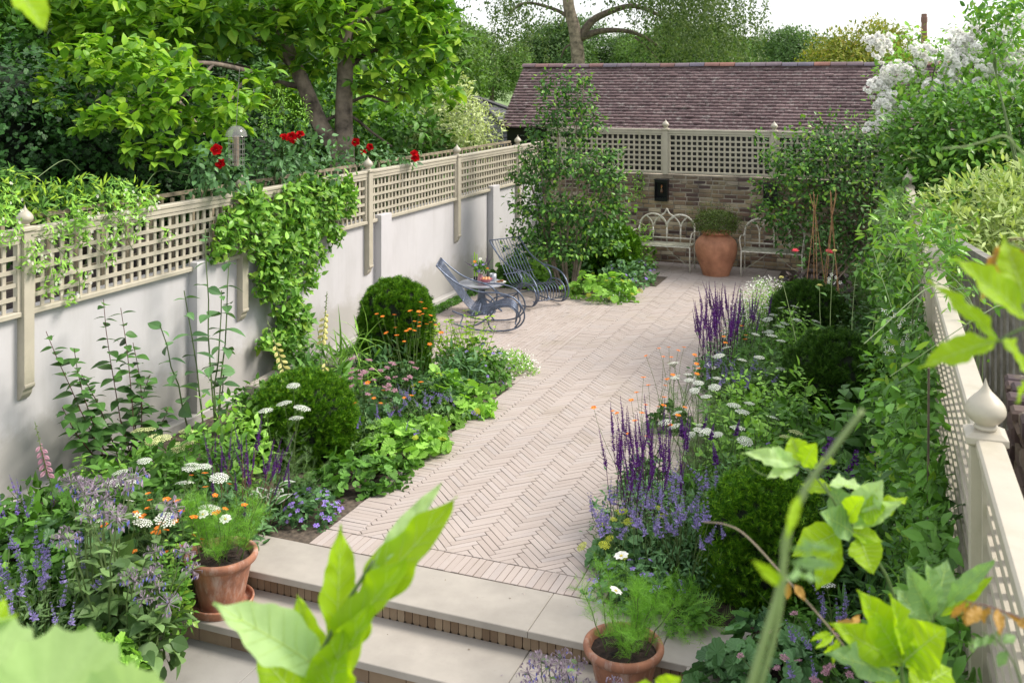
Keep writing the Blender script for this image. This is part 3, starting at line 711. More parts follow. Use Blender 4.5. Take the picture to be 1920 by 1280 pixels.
def flowerpot(label, loc, sc, saucer, seed):
    r_ = thing('flower_pot', label, 'flower pot', loc, seed, 'terracotta pots of feathery cosmos on the step'); h = .36*sc
    z0 = .02 if saucer else 0
    fl = lambda a, z: .012*np.cos(a*18) if .06 < z < .26 else 0*a
    m = MB(); m.lathe(spl([(.0, z0), (.132, z0), (.14, z0+.01), (.165, z0+.12), (.193, z0+.255), (.197, z0+.265), (.218, z0+.275), (.232, z0+.29), (.236, z0+.31), (.228, z0+.328), (.208, z0+.33), (.196, z0+.31), (.185, z0+.26)], 3)*sc, 64, flute=fl)
    m.build('pot_body', M['terracotta'], r_, smooth=True)
    m = MB(); m.lathe([(.19*sc, (z0+.275)*sc), (.12, (z0+.285)*sc), (0, (z0+.29)*sc)], 24)
    v = m.v[0]; v[:, 2] += rng.random(len(v))*.02; m.build('compost', M['soil'], r_)
    if saucer:
        m = MB(); m.lathe(spl([(0, .0), (.185, .0), (.2, .01), (.212, .045), (.205, .055), (.193, .045), (.18, .018), (0, .016)], 3), 40); m.build('saucer', M['terracotta'], r_, smooth=True)
    # feathery cosmos
    m = MB(); tips = []
    for i in range(17):
        a = rng.random()*6.28; q = .14*math.sqrt(rng.random()); b = V((q*math.cos(a), q*math.sin(a), (z0+.28)*sc)); hh = (.16+.24*rng.random())
        tp = b+V((q*1.0*math.cos(a)+rng.normal()*.04, q*1.0*math.sin(a)+rng.normal()*.04, hh)); c = curve(b, tp, .02, 6, .006); m.tube(c, [.004, .0018], 4, 1); tips.append(c[-1])
        n = 46; t = rng.random(n)*.8+.2; P = V([np.interp(t, np.linspace(0, 1, 6), c[:, k]) for k in range(3)]).T
        d = rand_dir(n); d[:, 2] = abs(d[:, 2])*.8+.25; scatter(m, T['fine'], P, d, rand_dir(n), size(n, .085, .35))
    m.build('foliage', [M['fern'], M['stem']], r_)
    return r_, tips
pot1, tips1 = flowerpot('terracotta pot of feathery cosmos with its saucer, at the left end of the step', (-4.17, 5.36, -.135), 1.0, True, .3)
pot2, tips2 = flowerpot('terracotta pot of feathery cosmos without saucer, at the right end of the step', (-1.46, 5.37, -.135), .95, False, 1.9)
# ------------------------------------------------------------------ wall lanterns
def lantern(label, x):
    r_ = thing('wall_lantern', label, 'lantern', (x, 17.88, 1.12), 0, 'black box lanterns on the back wall'); w, h, d = .118, .36, .13
    m = MB(); m.box(-w, w, -.012, 0, 0, h); m.bbox(-w-.012, w+.012, -d-.012, .0, h, h+.02, .004); m.box(-w, w, -d, -.013, -.018, 0)
    for s in (-1, 1): m.box(s*w-.012*(s > 0), s*w+.012*(s < 0), -d, -.013, 0, h)
    m.box(-w+.012, w-.012, -d, -d+.02, 0, .045); m.box(-w+.012, w-.012, -d, -d+.02, h-.04, h)
    m.build('housing', M['black'], r_)
    m = MB(); m.lathe([(.013, .27), (.016, .23), (.016, .22), (0, .22)], 10, c=(0, -.07, 0)); m.build('lamp_holder', M['copper'], r_)
    m = MB(); m.lathe(spl([(.012, .22), (.022, .19), (.028, .16), (.02, .13), (0, .12)], 3), 12, c=(0, -.07, 0)); m.build('bulb', M['bulb'], r_, smooth=True)
M['copper'] = solid('copper', (.75, .30, .14), .3, .8, var=.1)
mm, nt, b = newmat('bulb_glass'); b.inputs['Base Color'].default_value = (.25, .14, .08, 1); b.inputs['Roughness'].default_value = .1; b.inputs['Transmission Weight'].default_value = .5; M['bulb'] = mm
lantern('black box wall lantern above the left bench, in clear view', -4.13); lantern('black box wall lantern half buried in shrub leaves above the right bench', -2.2)
# ------------------------------------------------------------------ cane wigwam, feeder, tray, chimney
cw = thing('cane_wigwam', 'tall plant support of orange-brown canes rising from the right border', 'plant support', (-.98, 13.3, 0))
for i in range(8):
    a = i*math.pi/4+.2; cx = .11*(1 if i % 2 else -1); m = MB()
    m.tube([(cx*.8+.2*math.cos(a), .2*math.sin(a), 0), (cx+random.uniform(-.02, .02), random.uniform(-.02, .02), 1.55), (cx*1.1-.05*math.cos(a), -.05*math.sin(a), 1.85+random.uniform(-.06, .06))], .0055, 5); m.build('cane', M['cane'], cw)
p = site(443, 255, 9.6)
bf = thing('bird_feeder', 'hanging bird feeder with a clear dome and wire cage under the magnolia', 'bird feeder', p)
mm, nt, b = newmat('clear_dome'); b.inputs['Base Color'].default_value = (.45, .43, .42, 1); b.inputs['Roughness'].default_value = .1; b.inputs['Alpha'].default_value = .35; b.inputs['Metallic'].default_value = .3
m = MB(); m.lathe(spl([(.0, .10), (.05, .09), (.09, .05), (.105, 0), (.11, -.005)], 4), 20); m.build('dome', mm, bf, smooth=True)
m = MB()
for i in range(14):
    a = i*math.pi/7; m.tube([(.075*math.cos(a), .075*math.sin(a), 0), (.075*math.cos(a), .075*math.sin(a), -.28)], .0022, 4)
for z in (-.03, -.08, -.13, -.18, -.23, -.28): m.tube([(.075*math.cos(a), .075*math.sin(a), z) for a in np.linspace(0, 6.283, 18)], .002, 4)
m.build('cage', M['greywood'], bf)
m = MB(); m.tube([(0, 0, 0), (0, 0, -.29)], .025, 8); m.build('seed_tube', M['bark_pale'], bf); m = MB(); m.tube([(0, 0, .1), (0, .05, .65)], .003, 4); m.build('hanging_wire', M['greywood'], bf)
ty = thing('stone_trough', 'low sandstone trough at the foot of the white wall, behind the front yew dome', 'trough', (-6.0, 8.75, .0), .1)
m = MB(); m.bbox(-.3, .3, -.28, -.2, 0, .19, .01); m.bbox(-.3, .3, .2, .28, 0, .19, .01); m.bbox(-.3, -.22, -.2, .2, 0, .19, .01); m.bbox(.22, .3, -.2, .2, 0, .19, .01); m.build('trough_body', M['stone'], ty)
m = MB(); m.box(-.22, .22, -.2, .2, .1, .13); m.build('tray_soil', M['terracotta'], ty)
p = site(1733, 75, 230)
m = MB(); m.lathe([(.95, -14), (.62, 4.0), (.72, 4.1), (.72, 5.2), (.62, 5.3), (.62, 6.0), (.5, 6.0), (.5, 5.0)], 8)
M['chimney'] = solid('far_brick', (.24, .13, .11), .9, var=.1, scale=.3)
tag(m.build('factory_chimney', M['chimney'], loc=[float(q) for q in p]), 'tall thin brick chimney far off above the trees', 'chimney')
# ------------------------------------------------------------------ flower heads (shared meshes, unit size, +Z up)
def disc(m, c, r, k=6, mat=0, nz=(0, 0, 1), jit=.3):
    nz = unit(V(nz)); u = unit(np.cross(nz, (0.3, .9, .1))); w = np.cross(nz, u); a = np.arange(k)*6.283/k+random.random()
    rr = r*(1+jit*(rng.random(k)-.5)); m.add(V(c)+rr[:, None]*(np.cos(a)[:, None]*u+np.sin(a)[:, None]*w), [tuple(range(k))], mat)
def petals(m, n, L, w, tilt, z=0, mat=0, wide=.65, r0=.05, ph=0, seg=2):
    a = np.arange(n)*6.283/n+ph; t = T_leaf(w/L, wide, .12, .25, seg)
    D = np.c_[np.cos(a)*math.cos(tilt), np.sin(a)*math.cos(tilt), np.full(n, math.sin(tilt))]; N = np.c_[-np.cos(a)*math.sin(tilt), -np.sin(a)*math.sin(tilt), np.full(n, math.cos(tilt))]
    P = np.c_[r0*np.cos(a), r0*np.sin(a), np.full(n, z)]; scatter(m, t, P, D, N, np.full(n, L)*(1+.1*(rng.random(n)-.5)), mat)
FM = {}
def fm(k, m, mats): FM[k] = m.build(k, [M[q] for q in mats], link=False)
for k, mt in (('umbel', 'pumbel'), ('umbel_g', 'pumbel2'), ('plate_y', 'pyg')):
    m = MB()
    for i in range(70):
        a = i*2.4; r = .5*math.sqrt(i/70); disc(m, (r*math.cos(a), r*math.sin(a), .13*(1-(2*r)**2)+random.uniform(-.01, .02)), .052, 5, 0, (r*math.cos(a)*.8, r*math.sin(a)*.8, 1))
    for i in range(14):
        a = i*.449; m.tube([(0, 0, -.3), (.38*math.cos(a), .38*math.sin(a), .04)], .008, 3, 1, cap=False)
    fm(k, m, (mt, 'stem'))
def spike(k, mt, mt2, n, r, L, open_=.5, gap=0):
    m = MB(); m.tube([(0, 0, -.1), (0, 0, 1)], [.012, .005], 3, 1, cap=False)
    for i in range(n):
        z = i/n; q = r*(1-.75*z)*(.7+.5*random.random()); c = 5
        if gap and i % gap == gap-1: continue
        a = np.arange(c)*6.283/c+i*1.1; D = unit(np.c_[np.cos(a), np.sin(a), np.full(c, open_)]+rng.normal(size=(c, 3))*.2)
        scatter(m, T['dia'], np.tile((0, 0, z), (c, 1)), D, rand_dir(c), np.full(c, q*1.3)*(1+.3*rng.random(c)), 0)
    fm(k, m, (mt, mt2))
spike('salvia_spike', 'ppurple', 'pdark', 22, .055, .1, .7); spike('catmint_spike', 'plav', 'stem', 16, .12, .1, .4, 3)
spike('agastache_spike', 'ppurple', 'stem', 24, .13, .1, .5); spike('sage_spike', 'ppurple', 'pdark', 12, .22, .1, .25, 4)
spike('veronica_spike', 'pviolet', 'stem', 18, .09, .1, .5, 4)
m = MB(); petals(m, 5, .5, .48, .35, mat=0); disc(m, (0, 0, .07), .12, 6, 1); petals(m, 5, .28, .3, .75, mat=0, ph=.6); fm('geum_flower', m, ('porange', 'pyellow'))
m = MB(); petals(m, 5, .5, .42, .25, mat=0); disc(m, (0, 0, .05), .07, 5, 1); fm('geranium_flower', m, ('pviolet', 'pwhite'))
m = MB(); petals(m, 5, .5, .42, .25, mat=0); disc(m, (0, 0, .05), .07, 5, 1); fm('pale_flower', m, ('pwhite', 'pyellow'))
m = MB(); petals(m, 8, .5, .34, .22, mat=0, seg=3); m.lathe([(.1, .02), (.08, .07), (0, .09)], 8, mat=1); fm('cosmos_flower', m, ('pwhite', 'pyellow'))
m = MB(); petals(m, 6, .5, .2, .1, mat=0); disc(m, (0, 0, .04), .08, 5, 1); fm('jasmine_flower', m, ('pwhite', 'pyellow'))
m = MB()
for t, n, L in ((.05, 18, .5), (.4, 14, .42), (.8, 12, .32), (1.15, 9, .24)): petals(m, n, L, .2, t, mat=0, ph=t, wide=.7)
fm('scabious_flower', m, ('pcream',))
m = MB()
for t, n, L in ((.3, 12, .5), (.7, 12, .5), (1.1, 8, .5)): petals(m, n, L, .16, t, mat=0, ph=t, wide=.6)
fm('dahlia_flower', m, ('phot',))
for k, mt in (('rose_flower', 'pred'), ('white_rose_flower', 'pwhite')):
    m = MB()
    for t, n, L in ((.1, 5, .5), (.45, 5, .46), (.8, 5, .4), (1.1, 4, .32), (1.35, 3, .25)): petals(m, n, L, L*.95, t, mat=0, ph=t*3, r0=.03, seg=3)
    fm(k, m, (mt,))
m = MB()
for i in range(12):
    d = rand_dir(1)[0]; d[2] = abs(d[2]); c = d*.46*(i > 0)
    m.tube([(0, 0, 0), c], .01, 3, cap=False)
    for t, n, L in ((.2, 5, .2), (.8, 5, .18), (1.2, 3, .12)):
        a = np.arange(n)*6.283/n+i; q = Vector(d).to_track_quat('Z', 'Y').to_matrix(); Q = np.array(q)
        D = (Q @ np.c_[np.cos(a)*math.cos(t), np.sin(a)*math.cos(t), np.full(n, math.sin(t))].T).T
        scatter(m, T['round'], np.tile(c, (n, 1)), D, np.tile(d, (n, 1)), np.full(n, L))
fm('rose_cluster', m, ('pwhite',))
m = MB()
for i in range(26):
    d = rand_dir(1)[0]; c = d*V((.45, .45, .3)); c[2] += .0
    scatter(m, T['dia'], [c, c], [unit(V((0, 0, -1))+rand_dir(1)[0]*.6)]*2, rand_dir(2), [.2, .17], 0 if i % 6 else 1)
    m.tube([(0, 0, -.1), c], .008, 3, 2, cap=False)
fm('borage_cluster', m, ('pborage', 'pblue', 'pborage'))
m = MB()
for i in range(9):
    a = i*2.4; r = .33*math.sqrt(i/9); 
    for t in range(10):
        b = t*.628; d = V((math.cos(b), math.sin(b), .5)); scatter(m, T['dia'], [V((r*math.cos(a), r*math.sin(a), random.uniform(-.1, .1)))], [d], rand_dir(1), [.17])
fm('astrantia_head', m, ('ppink',))
for k, mt in (('foxglove_white', 'pcream'), ('foxglove_pink', 'ppink')):
    m = MB(); m.tube([(0, 0, -.1), (0, 0, 1)], [.018, .006], 4, 1)
    for i in range(26):
        z = i/26; a = i*2.1; s_ = (.15 if z < .55 else .06)*(1-.35*z); D = unit(V((math.cos(a), math.sin(a), -.7)))
        for t in range(5):
            b = t*1.257; e = unit(np.cross(D, (0, 0, 1))); g_ = np.cross(D, e); o = e*math.cos(b)+g_*math.sin(b)
            scatter(m, T['obov'], [V((0, 0, z))], [unit(D+o*.28)], [o], [s_], 0 if z < .62 else 1)
    fm(k, m, (mt, 'stem_pale'))

# ------------------------------------------------------------------ plants
def top(u, v, h, z0=-.04):
    p = gnd(u, v, h+z0); p[2] = z0; return p
def plant(name, label, cat, loc, fol=(), stalks=None, flowers=(), group=None, rz=None):
    """fol: (leaf, count, (rx,ry,h), leaf size, material[, options]); stalks: dict; flowers: (mesh, part name, count, size, mode, options)"""
    r_ = thing(name, label, cat, loc, rng.random()*6.28 if rz is None else rz, group)
    mats = []; m = MB(); tips = []
    def mi(k):
        if k not in mats: mats.append(k)
        return mats.index(k)
    shells = []
    for f in fol:
        t, n, (rx, ry, h), s, mt = f[:5]; o = dict(up=.7, inner=.4, lump=.2, out=.7, low=0, mat=mi(mt)); o.update(f[5] if len(f) > 5 else {})
        z = o.pop('z', 0); mound(m, T[t], n, (0, 0, z), (rx, ry, h), s, **o); shells.append((rx, ry, h, z))
    if stalks:
        S = dict(n=10, r=.2, h=(.5, .8), lean=.12, th=.004, leaf=None, ln=8, ls=.06, lm='mid', sm='stem', spread=.6, pts=None, lo=.1, sag=.04, up=.4); S.update(stalks)
        for i in range(S['n'] if S['pts'] is None else len(S['pts'])):
            if S['pts'] is not None: tp = V(S['pts'][i]); b = V((tp[0]*.25+rng.normal()*.03, tp[1]*.25+rng.normal()*.03, 0))
            else:
                a = rng.random()*6.28; q = math.sqrt(rng.random()); rx, ry = (S['r'], S['r']) if np.ndim(S['r']) == 0 else S['r']
                h = S['h'][0]+(S['h'][1]-S['h'][0])*rng.random()*(1-.3*q); e = V((rx*math.cos(a), ry*math.sin(a), 0))*q
                b = e*S['spread']; tp = e+V((rng.normal()*S['lean'], rng.normal()*S['lean'], h))
            c = curve(b, tp, S['sag'], 7, S['th']*.8, unit(V((rng.normal(), rng.normal(), .1)))); m.tube(c, [S['th'], S['th']*.5], 4, mi(S['sm']), cap=False)
            tips.append((c[-1], unit(c[-1]-c[-2])))
            if S['leaf']:
                n = S['ln']; t = np.repeat(np.linspace(S['lo'], .96, (n+1)//2), 2)[:n]+rng.normal(size=n)*.01; P = V([np.interp(t, np.linspace(0, 1, 7), c[:, k]) for k in range(3)]).T
                a = np.arange(n)*math.pi+np.repeat(np.arange((n+1)//2)*1.4, 2)[:n]+rng.random()*6; D = np.c_[np.cos(a), np.sin(a), np.full(n, S['up'])]+rng.normal(size=(n, 3))*.2
                scatter(m, T[S['leaf']], P, D, np.tile((0, 0, 1.), (n, 1))+rng.normal(size=(n, 3))*.3, size(n, S['ls'], .3)*(1.15-.5*t), mi(S['lm']))
    if m.n: m.build('foliage' if fol or (stalks and stalks.get('leaf')) else 'stems', [M[k] for k in mats], r_)
    for f in flowers:
        me, pn, n, s, mode = f[:5]; o = f[5] if len(f) > 5 else {}
        if mode == 'tip':
            idx = [i % len(tips) for i in range(min(n, len(tips)))]
            for i in idx:
                p, d = tips[i]; inst(pn, FM[me], r_, p, unit(d*.6+V((0, 0, .5))+rng.normal(size=3)*o.get('tw', .08)), s*(.8+.4*rng.random()), rng.random()*6)
        elif mode == 'pts':
            for p in o['pts']: inst(pn, FM[me], r_, p, unit(V(o.get('d', (0, 0, 1)))+rng.normal(size=3)*.2), s*(.8+.4*rng.random()), rng.random()*6)
        elif mode == 'shell':
            rx, ry, h, z = shells[0]
            for i in range(n):
                d = rand_dir(1)[0]; d[2] = abs(d[2])*.8+.25; d = unit(d); p = d*V((rx, ry, h))*(1.02+.12*rng.random())+V((0, 0, z))
                inst(pn, FM[me], r_, p, unit(d*.7+V((0, 0, .5))+rng.normal(size=3)*.3), s*(.75+.5*rng.random()), rng.random()*6)
        elif mode == 'mass':                                       # tiny flowers beyond counting: one part
            rx, ry, h, z = shells[0]; mm_ = MB(); d = rand_dir(n); d[:, 2] = abs(d[:, 2]); P = d*V((rx, ry, h))*(.85+.35*rng.random(n)**.7)[:, None]+V((0, 0, z))
            scatter(mm_, T[o.get('t', 'dia')], P, rand_dir(n), d+V((0, -.3, .8)), size(n, s, .4)); tag(mm_.build(pn, M[o.get('mat', 'pwhite')], r_), kind='stuff')
    return r_
def dome_mesh(name, mt, r, h, n):
    """clipped dome made of small tufts of needle sprays"""
    m = MB(); zc = max(h-r*.95, h*.35); k = n//11; per = 11
    A1 = 2*math.pi*r*zc; A2 = 2*math.pi*r*(h-zc); a = rng.random(k)*6.283; t = rng.random(k); cyl = rng.random(k) < A1/(A1+A2); ph = rng.random(4)*6.28
    lum = 1+.03*np.sin(a*4+ph[0]+t*5)+.02*np.sin(a*9+ph[1]-t*9)+.028*rng.normal(size=k)
    rr = np.where(cyl, r*(1-.10*(1-t)**3), r*np.sqrt(1-t**2))*lum; z = np.where(cyl, zc*t, zc+(h-zc)*t*lum)
    C = np.c_[rr*np.cos(a), rr*np.sin(a), z]; q = np.where(cyl, 1, np.sqrt(1-t**2)); N = unit(np.c_[np.cos(a)*q, np.sin(a)*q, np.where(cyl, .12, t)])
    C = C-N*.05; T0 = unit(N+rand_dir(k)*.38+V((0, 0, .3)))
    C = np.repeat(C, per, 0); N = np.repeat(N, per, 0); T0 = np.repeat(T0, per, 0); n = len(C)
    D = unit(T0+rand_dir(n)*.5); scatter(m, T['sprig'], C+rand_dir(n)*.014, D, rand_dir(n)*.5+N, size(n, .058, .35))
    f = m.build(name, M[mt], link=False)
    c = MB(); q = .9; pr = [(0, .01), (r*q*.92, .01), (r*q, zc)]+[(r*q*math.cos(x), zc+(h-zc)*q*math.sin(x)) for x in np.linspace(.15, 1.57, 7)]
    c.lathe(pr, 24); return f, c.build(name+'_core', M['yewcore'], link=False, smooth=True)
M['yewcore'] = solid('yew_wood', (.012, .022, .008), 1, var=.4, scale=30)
def dome(label, x, y, me, rz=0, s=1):
    r_ = thing('yew_dome', label, 'topiary', (x, y, -.04), rz, 'clipped yew domes'); r_.scale = s if np.ndim(s) else (s,)*3
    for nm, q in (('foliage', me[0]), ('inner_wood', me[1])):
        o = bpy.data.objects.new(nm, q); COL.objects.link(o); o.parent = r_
    return r_
# ---- clipped yews
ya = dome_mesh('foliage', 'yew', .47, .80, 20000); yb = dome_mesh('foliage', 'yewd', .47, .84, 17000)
dome('clipped yew dome at the front of the left border, below the white jasmine-clad wall', -4.97, 7.52, ya, 0, (1.03, 1.03, .93))
dome('clipped yew dome farther along the left border with orange geums in front of it', -5.42, 10.1, dome_mesh('foliage', 'yew', .42, 1.06, 19000), 1)
dome('clipped yew dome nearest the camera in the right border, beside the step paving', -.84, 6.62, dome_mesh('foliage', 'yew', .41, .78, 19000), 2)
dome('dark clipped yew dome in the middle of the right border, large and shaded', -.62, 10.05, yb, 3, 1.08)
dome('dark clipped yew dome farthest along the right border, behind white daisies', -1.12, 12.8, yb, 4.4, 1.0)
dome('clipped yew dome at the far end of the path, beside the left bench', -4.72, 16.4, ya, 5.2, 1.15)

LEFTY = 'leafy perennials filling the left border'; RIGHTY = 'leafy perennials filling the right border'
# ---- left border
plant('lady_mantle', "lady's mantle with scalloped light leaves spilling onto the bricks, widest patch of the left border", "lady's mantle", (-4.25, 9.0, -.04), [('tooth', 420, (.42, .46, .34), .12, 'light', dict(inner=.75, up=1.1, out=.25, lump=.22))], None, [('plate_y', 'flower_spray', 9, .09, 'shell')])
plant('lady_mantle', "lady's mantle clump with pale scalloped leaves just right of the front yew dome", "lady's mantle", (-4.16, 7.9, -.04), [('tooth', 420, (.40, .46, .28), .115, 'light', dict(inner=.75, up=1.1, out=.25, lump=.22))], None, [('plate_y', 'flower_spray', 4, .07, 'shell')])
plant('lady_mantle', "low lady's mantle clump at the foot of the front yew dome, next to violet geraniums", "lady's mantle", (-4.14, 7.15, -.04), [('tooth', 330, (.34, .42, .22), .10, 'mid', dict(inner=.75, up=1.1, out=.25, lump=.22))])
plant('hardy_geranium', 'hardy geranium with blue-violet flowers leaning over the brick path, left border', 'geranium', (-4.42, 9.95, -.04), [('ger', 900, (.48, .42, .42), .075, 'mid')], None, [('geranium_flower', 'flower', 34, .045, 'shell')])
plant('hardy_geranium', 'small geranium with a dense head of mauve flowers beside the top step', 'geranium', (-4.16, 6.42, -.04), [('ger', 330, (.24, .22, .22), .06, 'blue')], None, [('geranium_flower', 'flower', 46, .036, 'shell')])
plant('daisy_mound', 'low mound of tiny white daisies at the tip of the left border', 'daisies', (-4.22, 10.5, -.03), [('dl', 1500, (.36, .30, .26), .045, 'light')], None, [('m', 'tiny_flowers', 330, .018, 'mass', dict(t='round'))])
plant('lime_shrub', 'upright lime-green leafy shrub in front of the nearer rocking chair', 'shrub', top(868, 590, .74), [('ov', 500, (.36, .34, .5), .055, 'light')], dict(n=30, r=.34, h=(.55, .86), leaf='ov', ln=22, ls=.075, lm='lime', spread=.5))
plant('geum', 'geum with bright orange flowers on wiry stems against the second yew dome', 'geum', top(775, 610, .72), [('ger', 400, (.3, .3, .32), .08, 'deep')], dict(n=26, r=.34, h=(.6, .98), th=.0028, spread=.3), [('geum_flower', 'flower', 26, .048, 'tip')])
plant('geum', 'geum with a few scattered orange flowers amid the lady\'s mantle', 'geum', top(735, 730, .5), [('ger', 300, (.26, .26, .3), .08, 'mid')], dict(n=9, r=.3, h=(.4, .62), th=.0028, spread=.3), [('geum_flower', 'flower', 9, .045, 'tip')])
plant('astrantia', 'masterwort with dusty pink flower heads between the two left yew domes', 'astrantia', top(706, 690, .62), [('ger', 520, (.42, .36, .42), .085, 'blue')], dict(n=34, r=.36, h=(.45, .74), leaf='lance', ln=5, ls=.06, lm='blue'), [('astrantia_head', 'flower_head', 34, .075, 'tip')])
plant('catmint', 'catmint with lavender spikes trailing over the bricks between lady\'s mantle clumps', 'catmint', (-4.25, 8.45, -.04), [('dl', 1100, (.30, .28, .24), .035, 'grey')], dict(n=26, r=.32, h=(.2, .36), lean=.12, sag=.06), [('catmint_spike', 'flower_spike', 26, .13, 'tip', dict(tw=.5))])
plant('catmint', 'catmint with lavender spikes growing among masterwort in the left border', 'catmint', top(690, 780, .36), [('dl', 1000, (.36, .28, .3), .035, 'grey')], dict(n=18, r=.32, h=(.25, .42), lean=.12), [('veronica_spike', 'flower_spike', 18, .10, 'tip', dict(tw=.4))])
plant('foxglove', 'tall cream foxglove spires in front of the jasmine, between the left yew domes', 'foxglove', top(606, 600, 1.0), [('lance', 420, (.34, .34, .55), .17, 'mid', dict(up=.3))], dict(pts=[(0, 0, .8), (-.28, -.25, .55), (.1, -.2, .4)], th=.007), [('foxglove_white', 'flower_spike', 3, .5, 'tip')], rz=0)
plant('foxglove', 'single pink foxglove spire close to the white wall at the left edge', 'foxglove', top(88, 835, .72), [('lance', 110, (.2, .2, .22), .15, 'mid', dict(up=.4))], dict(pts=[(0, 0, .52)], th=.007), [('foxglove_pink', 'flower_spike', 1, .36, 'tip')], rz=0)
plant('meadow_sage', 'dark purple sage spikes on the left of the front yew dome', 'salvia', top(455, 875, .50), [('dl', 700, (.32, .3, .32), .06, 'blue')], dict(n=34, r=.28, h=(.32, .62), leaf='dl', ln=8, ls=.05, lm='blue', sm='stem_red'), [('salvia_spike', 'flower_spike', 34, .22, 'tip')])
plant('white_umbel', 'white lace-flower umbels leaning over the front yew dome', 'umbel flower', top(540, 750, .86), [('fine', 160, (.26, .2, .5), .12, 'grey')], dict(pts=[(.02, -.08, .86), (-.12, -.12, .80), (.06, .02, .72), (-.02, .1, .94), (.14, -.02, .82)], leaf='fine', ln=10, ls=.12, lm='grey'), [('umbel', 'flower_head', 5, .115, 'tip')], rz=0)
plant('white_umbel', 'broad spread of white lace-flower umbels above the left flower pot', 'umbel flower', top(300, 900, .6), [('fine', 520, (.45, .35, .42), .13, 'grey')], dict(n=15, r=.42, h=(.42, .74), leaf='fine', ln=8, ls=.11, lm='grey'), [('umbel', 'flower_head', 15, .125, 'tip')])
plant('yellow_umbel', 'yellow-green umbels near the wall, at the foot of the tall stem', 'umbel flower', top(318, 800, .62), [('ger', 300, (.3, .25, .4), .08, 'mid')], dict(n=8, r=.22, h=(.5, .7)), [('umbel_g', 'flower_head', 8, .12, 'tip')])
plant('geum', 'geum with orange flowers in the left border just behind the left flower pot', 'geum', top(352, 945, .5), [('ger', 320, (.3, .3, .28), .08, 'deep')], dict(n=24, r=.42, h=(.4, .6), th=.0028, spread=.3), [('geum_flower', 'flower', 24, .048, 'tip')])
plant('geum', 'geum with a low spray of orange flowers over the coping left of the pot', 'geum', top(322, 1015, .32), [('ger', 160, (.2, .2, .18), .07, 'deep')], dict(n=8, r=.2, h=(.24, .42), th=.0025, spread=.3), [('geum_flower', 'flower', 8, .042, 'tip')])
plant('hosta', 'hosta with white-edged leaves behind the left flower pot', 'hosta', top(505, 925, .24), [('ovb', 12, (.13, .13, .2), .15, 'deep', dict(inner=.8))], None, [])
h_ = bpy.data.objects['hosta']
for i in range(8):
    a = i*.8; m = MB(); D_ = [(math.cos(a), math.sin(a), .7)]; P_0 = [(.05*math.cos(a), .05*math.sin(a), .14+.02*i)]; N_ = [(-math.cos(a)*.6, -math.sin(a)*.6, .8)]
    scatter(m, T_leaf(.62, .42, .3, .2, 5), P_0, D_, N_, [.15], 0); scatter(m, T_leaf(.40, .42, .3, .2, 5), V(P_0)+V(N_)*.003, D_, N_, [.14], 1); m.build('leaf', [M['pumbel'], M['deep']], h_)
for u, v, h, r_, l, s, mt in ((430, 760, .66, .40, 'ov', .085, 'light'), (385, 820, .6, .38, 'ov', .08, 'mid'), (250, 850, .6, .4, 'ov', .085, 'mid'), (560, 690, .5, .3, 'lance', .12, 'deep'), (640, 700, .5, .36, 'ov', .07, 'mid'),
                              (720, 640, .45, .3, 'lance', .12, 'blue'), (820, 700, .45, .36, 'ov', .07, 'deep'), (170, 920, .5, .42, 'ger', .09, 'mid'), (395, 900, .42, .34, 'lance', .10, 'blue'), (550, 900, .22, .24, 'ger', .05, 'deep'),
                              (210, 870, .5, .34, 'ov', .08, 'light'), (560, 640, .55, .3, 'ov', .08, 'mid'), (300, 950, .4, .3, 'ov', .08, 'deep'), (860, 650, .5, .3, 'lance', .11, 'blue'), (660, 640, .5, .3, 'grass', .4, 'light'), (480, 720, .55, .3, 'ov', .08, 'mid')):
    plant('leafy_perennial', 'leafy green perennial without flowers, filling the left border', 'perennial', top(u, v, h), [(l, int(520*(.08/s)**.7), (r_, r_*.9, h), s, mt)], dict(n=10, r=r_*.8, h=(h*.8, h*1.12), leaf=l if l != 'grass' else 'dl', ln=10, ls=min(s, .08), lm=mt), group=LEFTY)
# young shrub with long bare stems against the wall
pts = [onx(u, v, -6.15) for u, v in ((185, 560), (118, 650), (205, 575), (232, 640), (265, 700), (75, 620), (140, 700), (270, 790), (95, 760), (300, 760))]; b0 = V((-6.12, 6.75, -.04))
plant('young_dogwood', 'leggy young shrub with red stems and dark oval leaves against the white wall', 'shrub', b0, (), dict(pts=[p-b0+V((.12*random.random(), 0, 0)) for p in pts], th=.007, leaf='ovb', ln=26, ls=.15, lm='deep', sm='stem_red', lo=.25, sag=.05, up=.1), rz=0)
pts = [onx(u, v, -6.05) for u, v in ((385, 430), (430, 480), (345, 545), (415, 545), (420, 690), (300, 610))]; b0 = V((-6.0, 7.55, -.04))
plant('tall_stem_plant', 'tall thick green stem with jagged leaves rising before the wall pier to the trellis', 'perennial', b0, (), dict(pts=[p-b0 for p in pts], th=.011, leaf='ovb', ln=12, ls=.19, lm='blue', lo=.35, sag=.02, up=.05), rz=0)
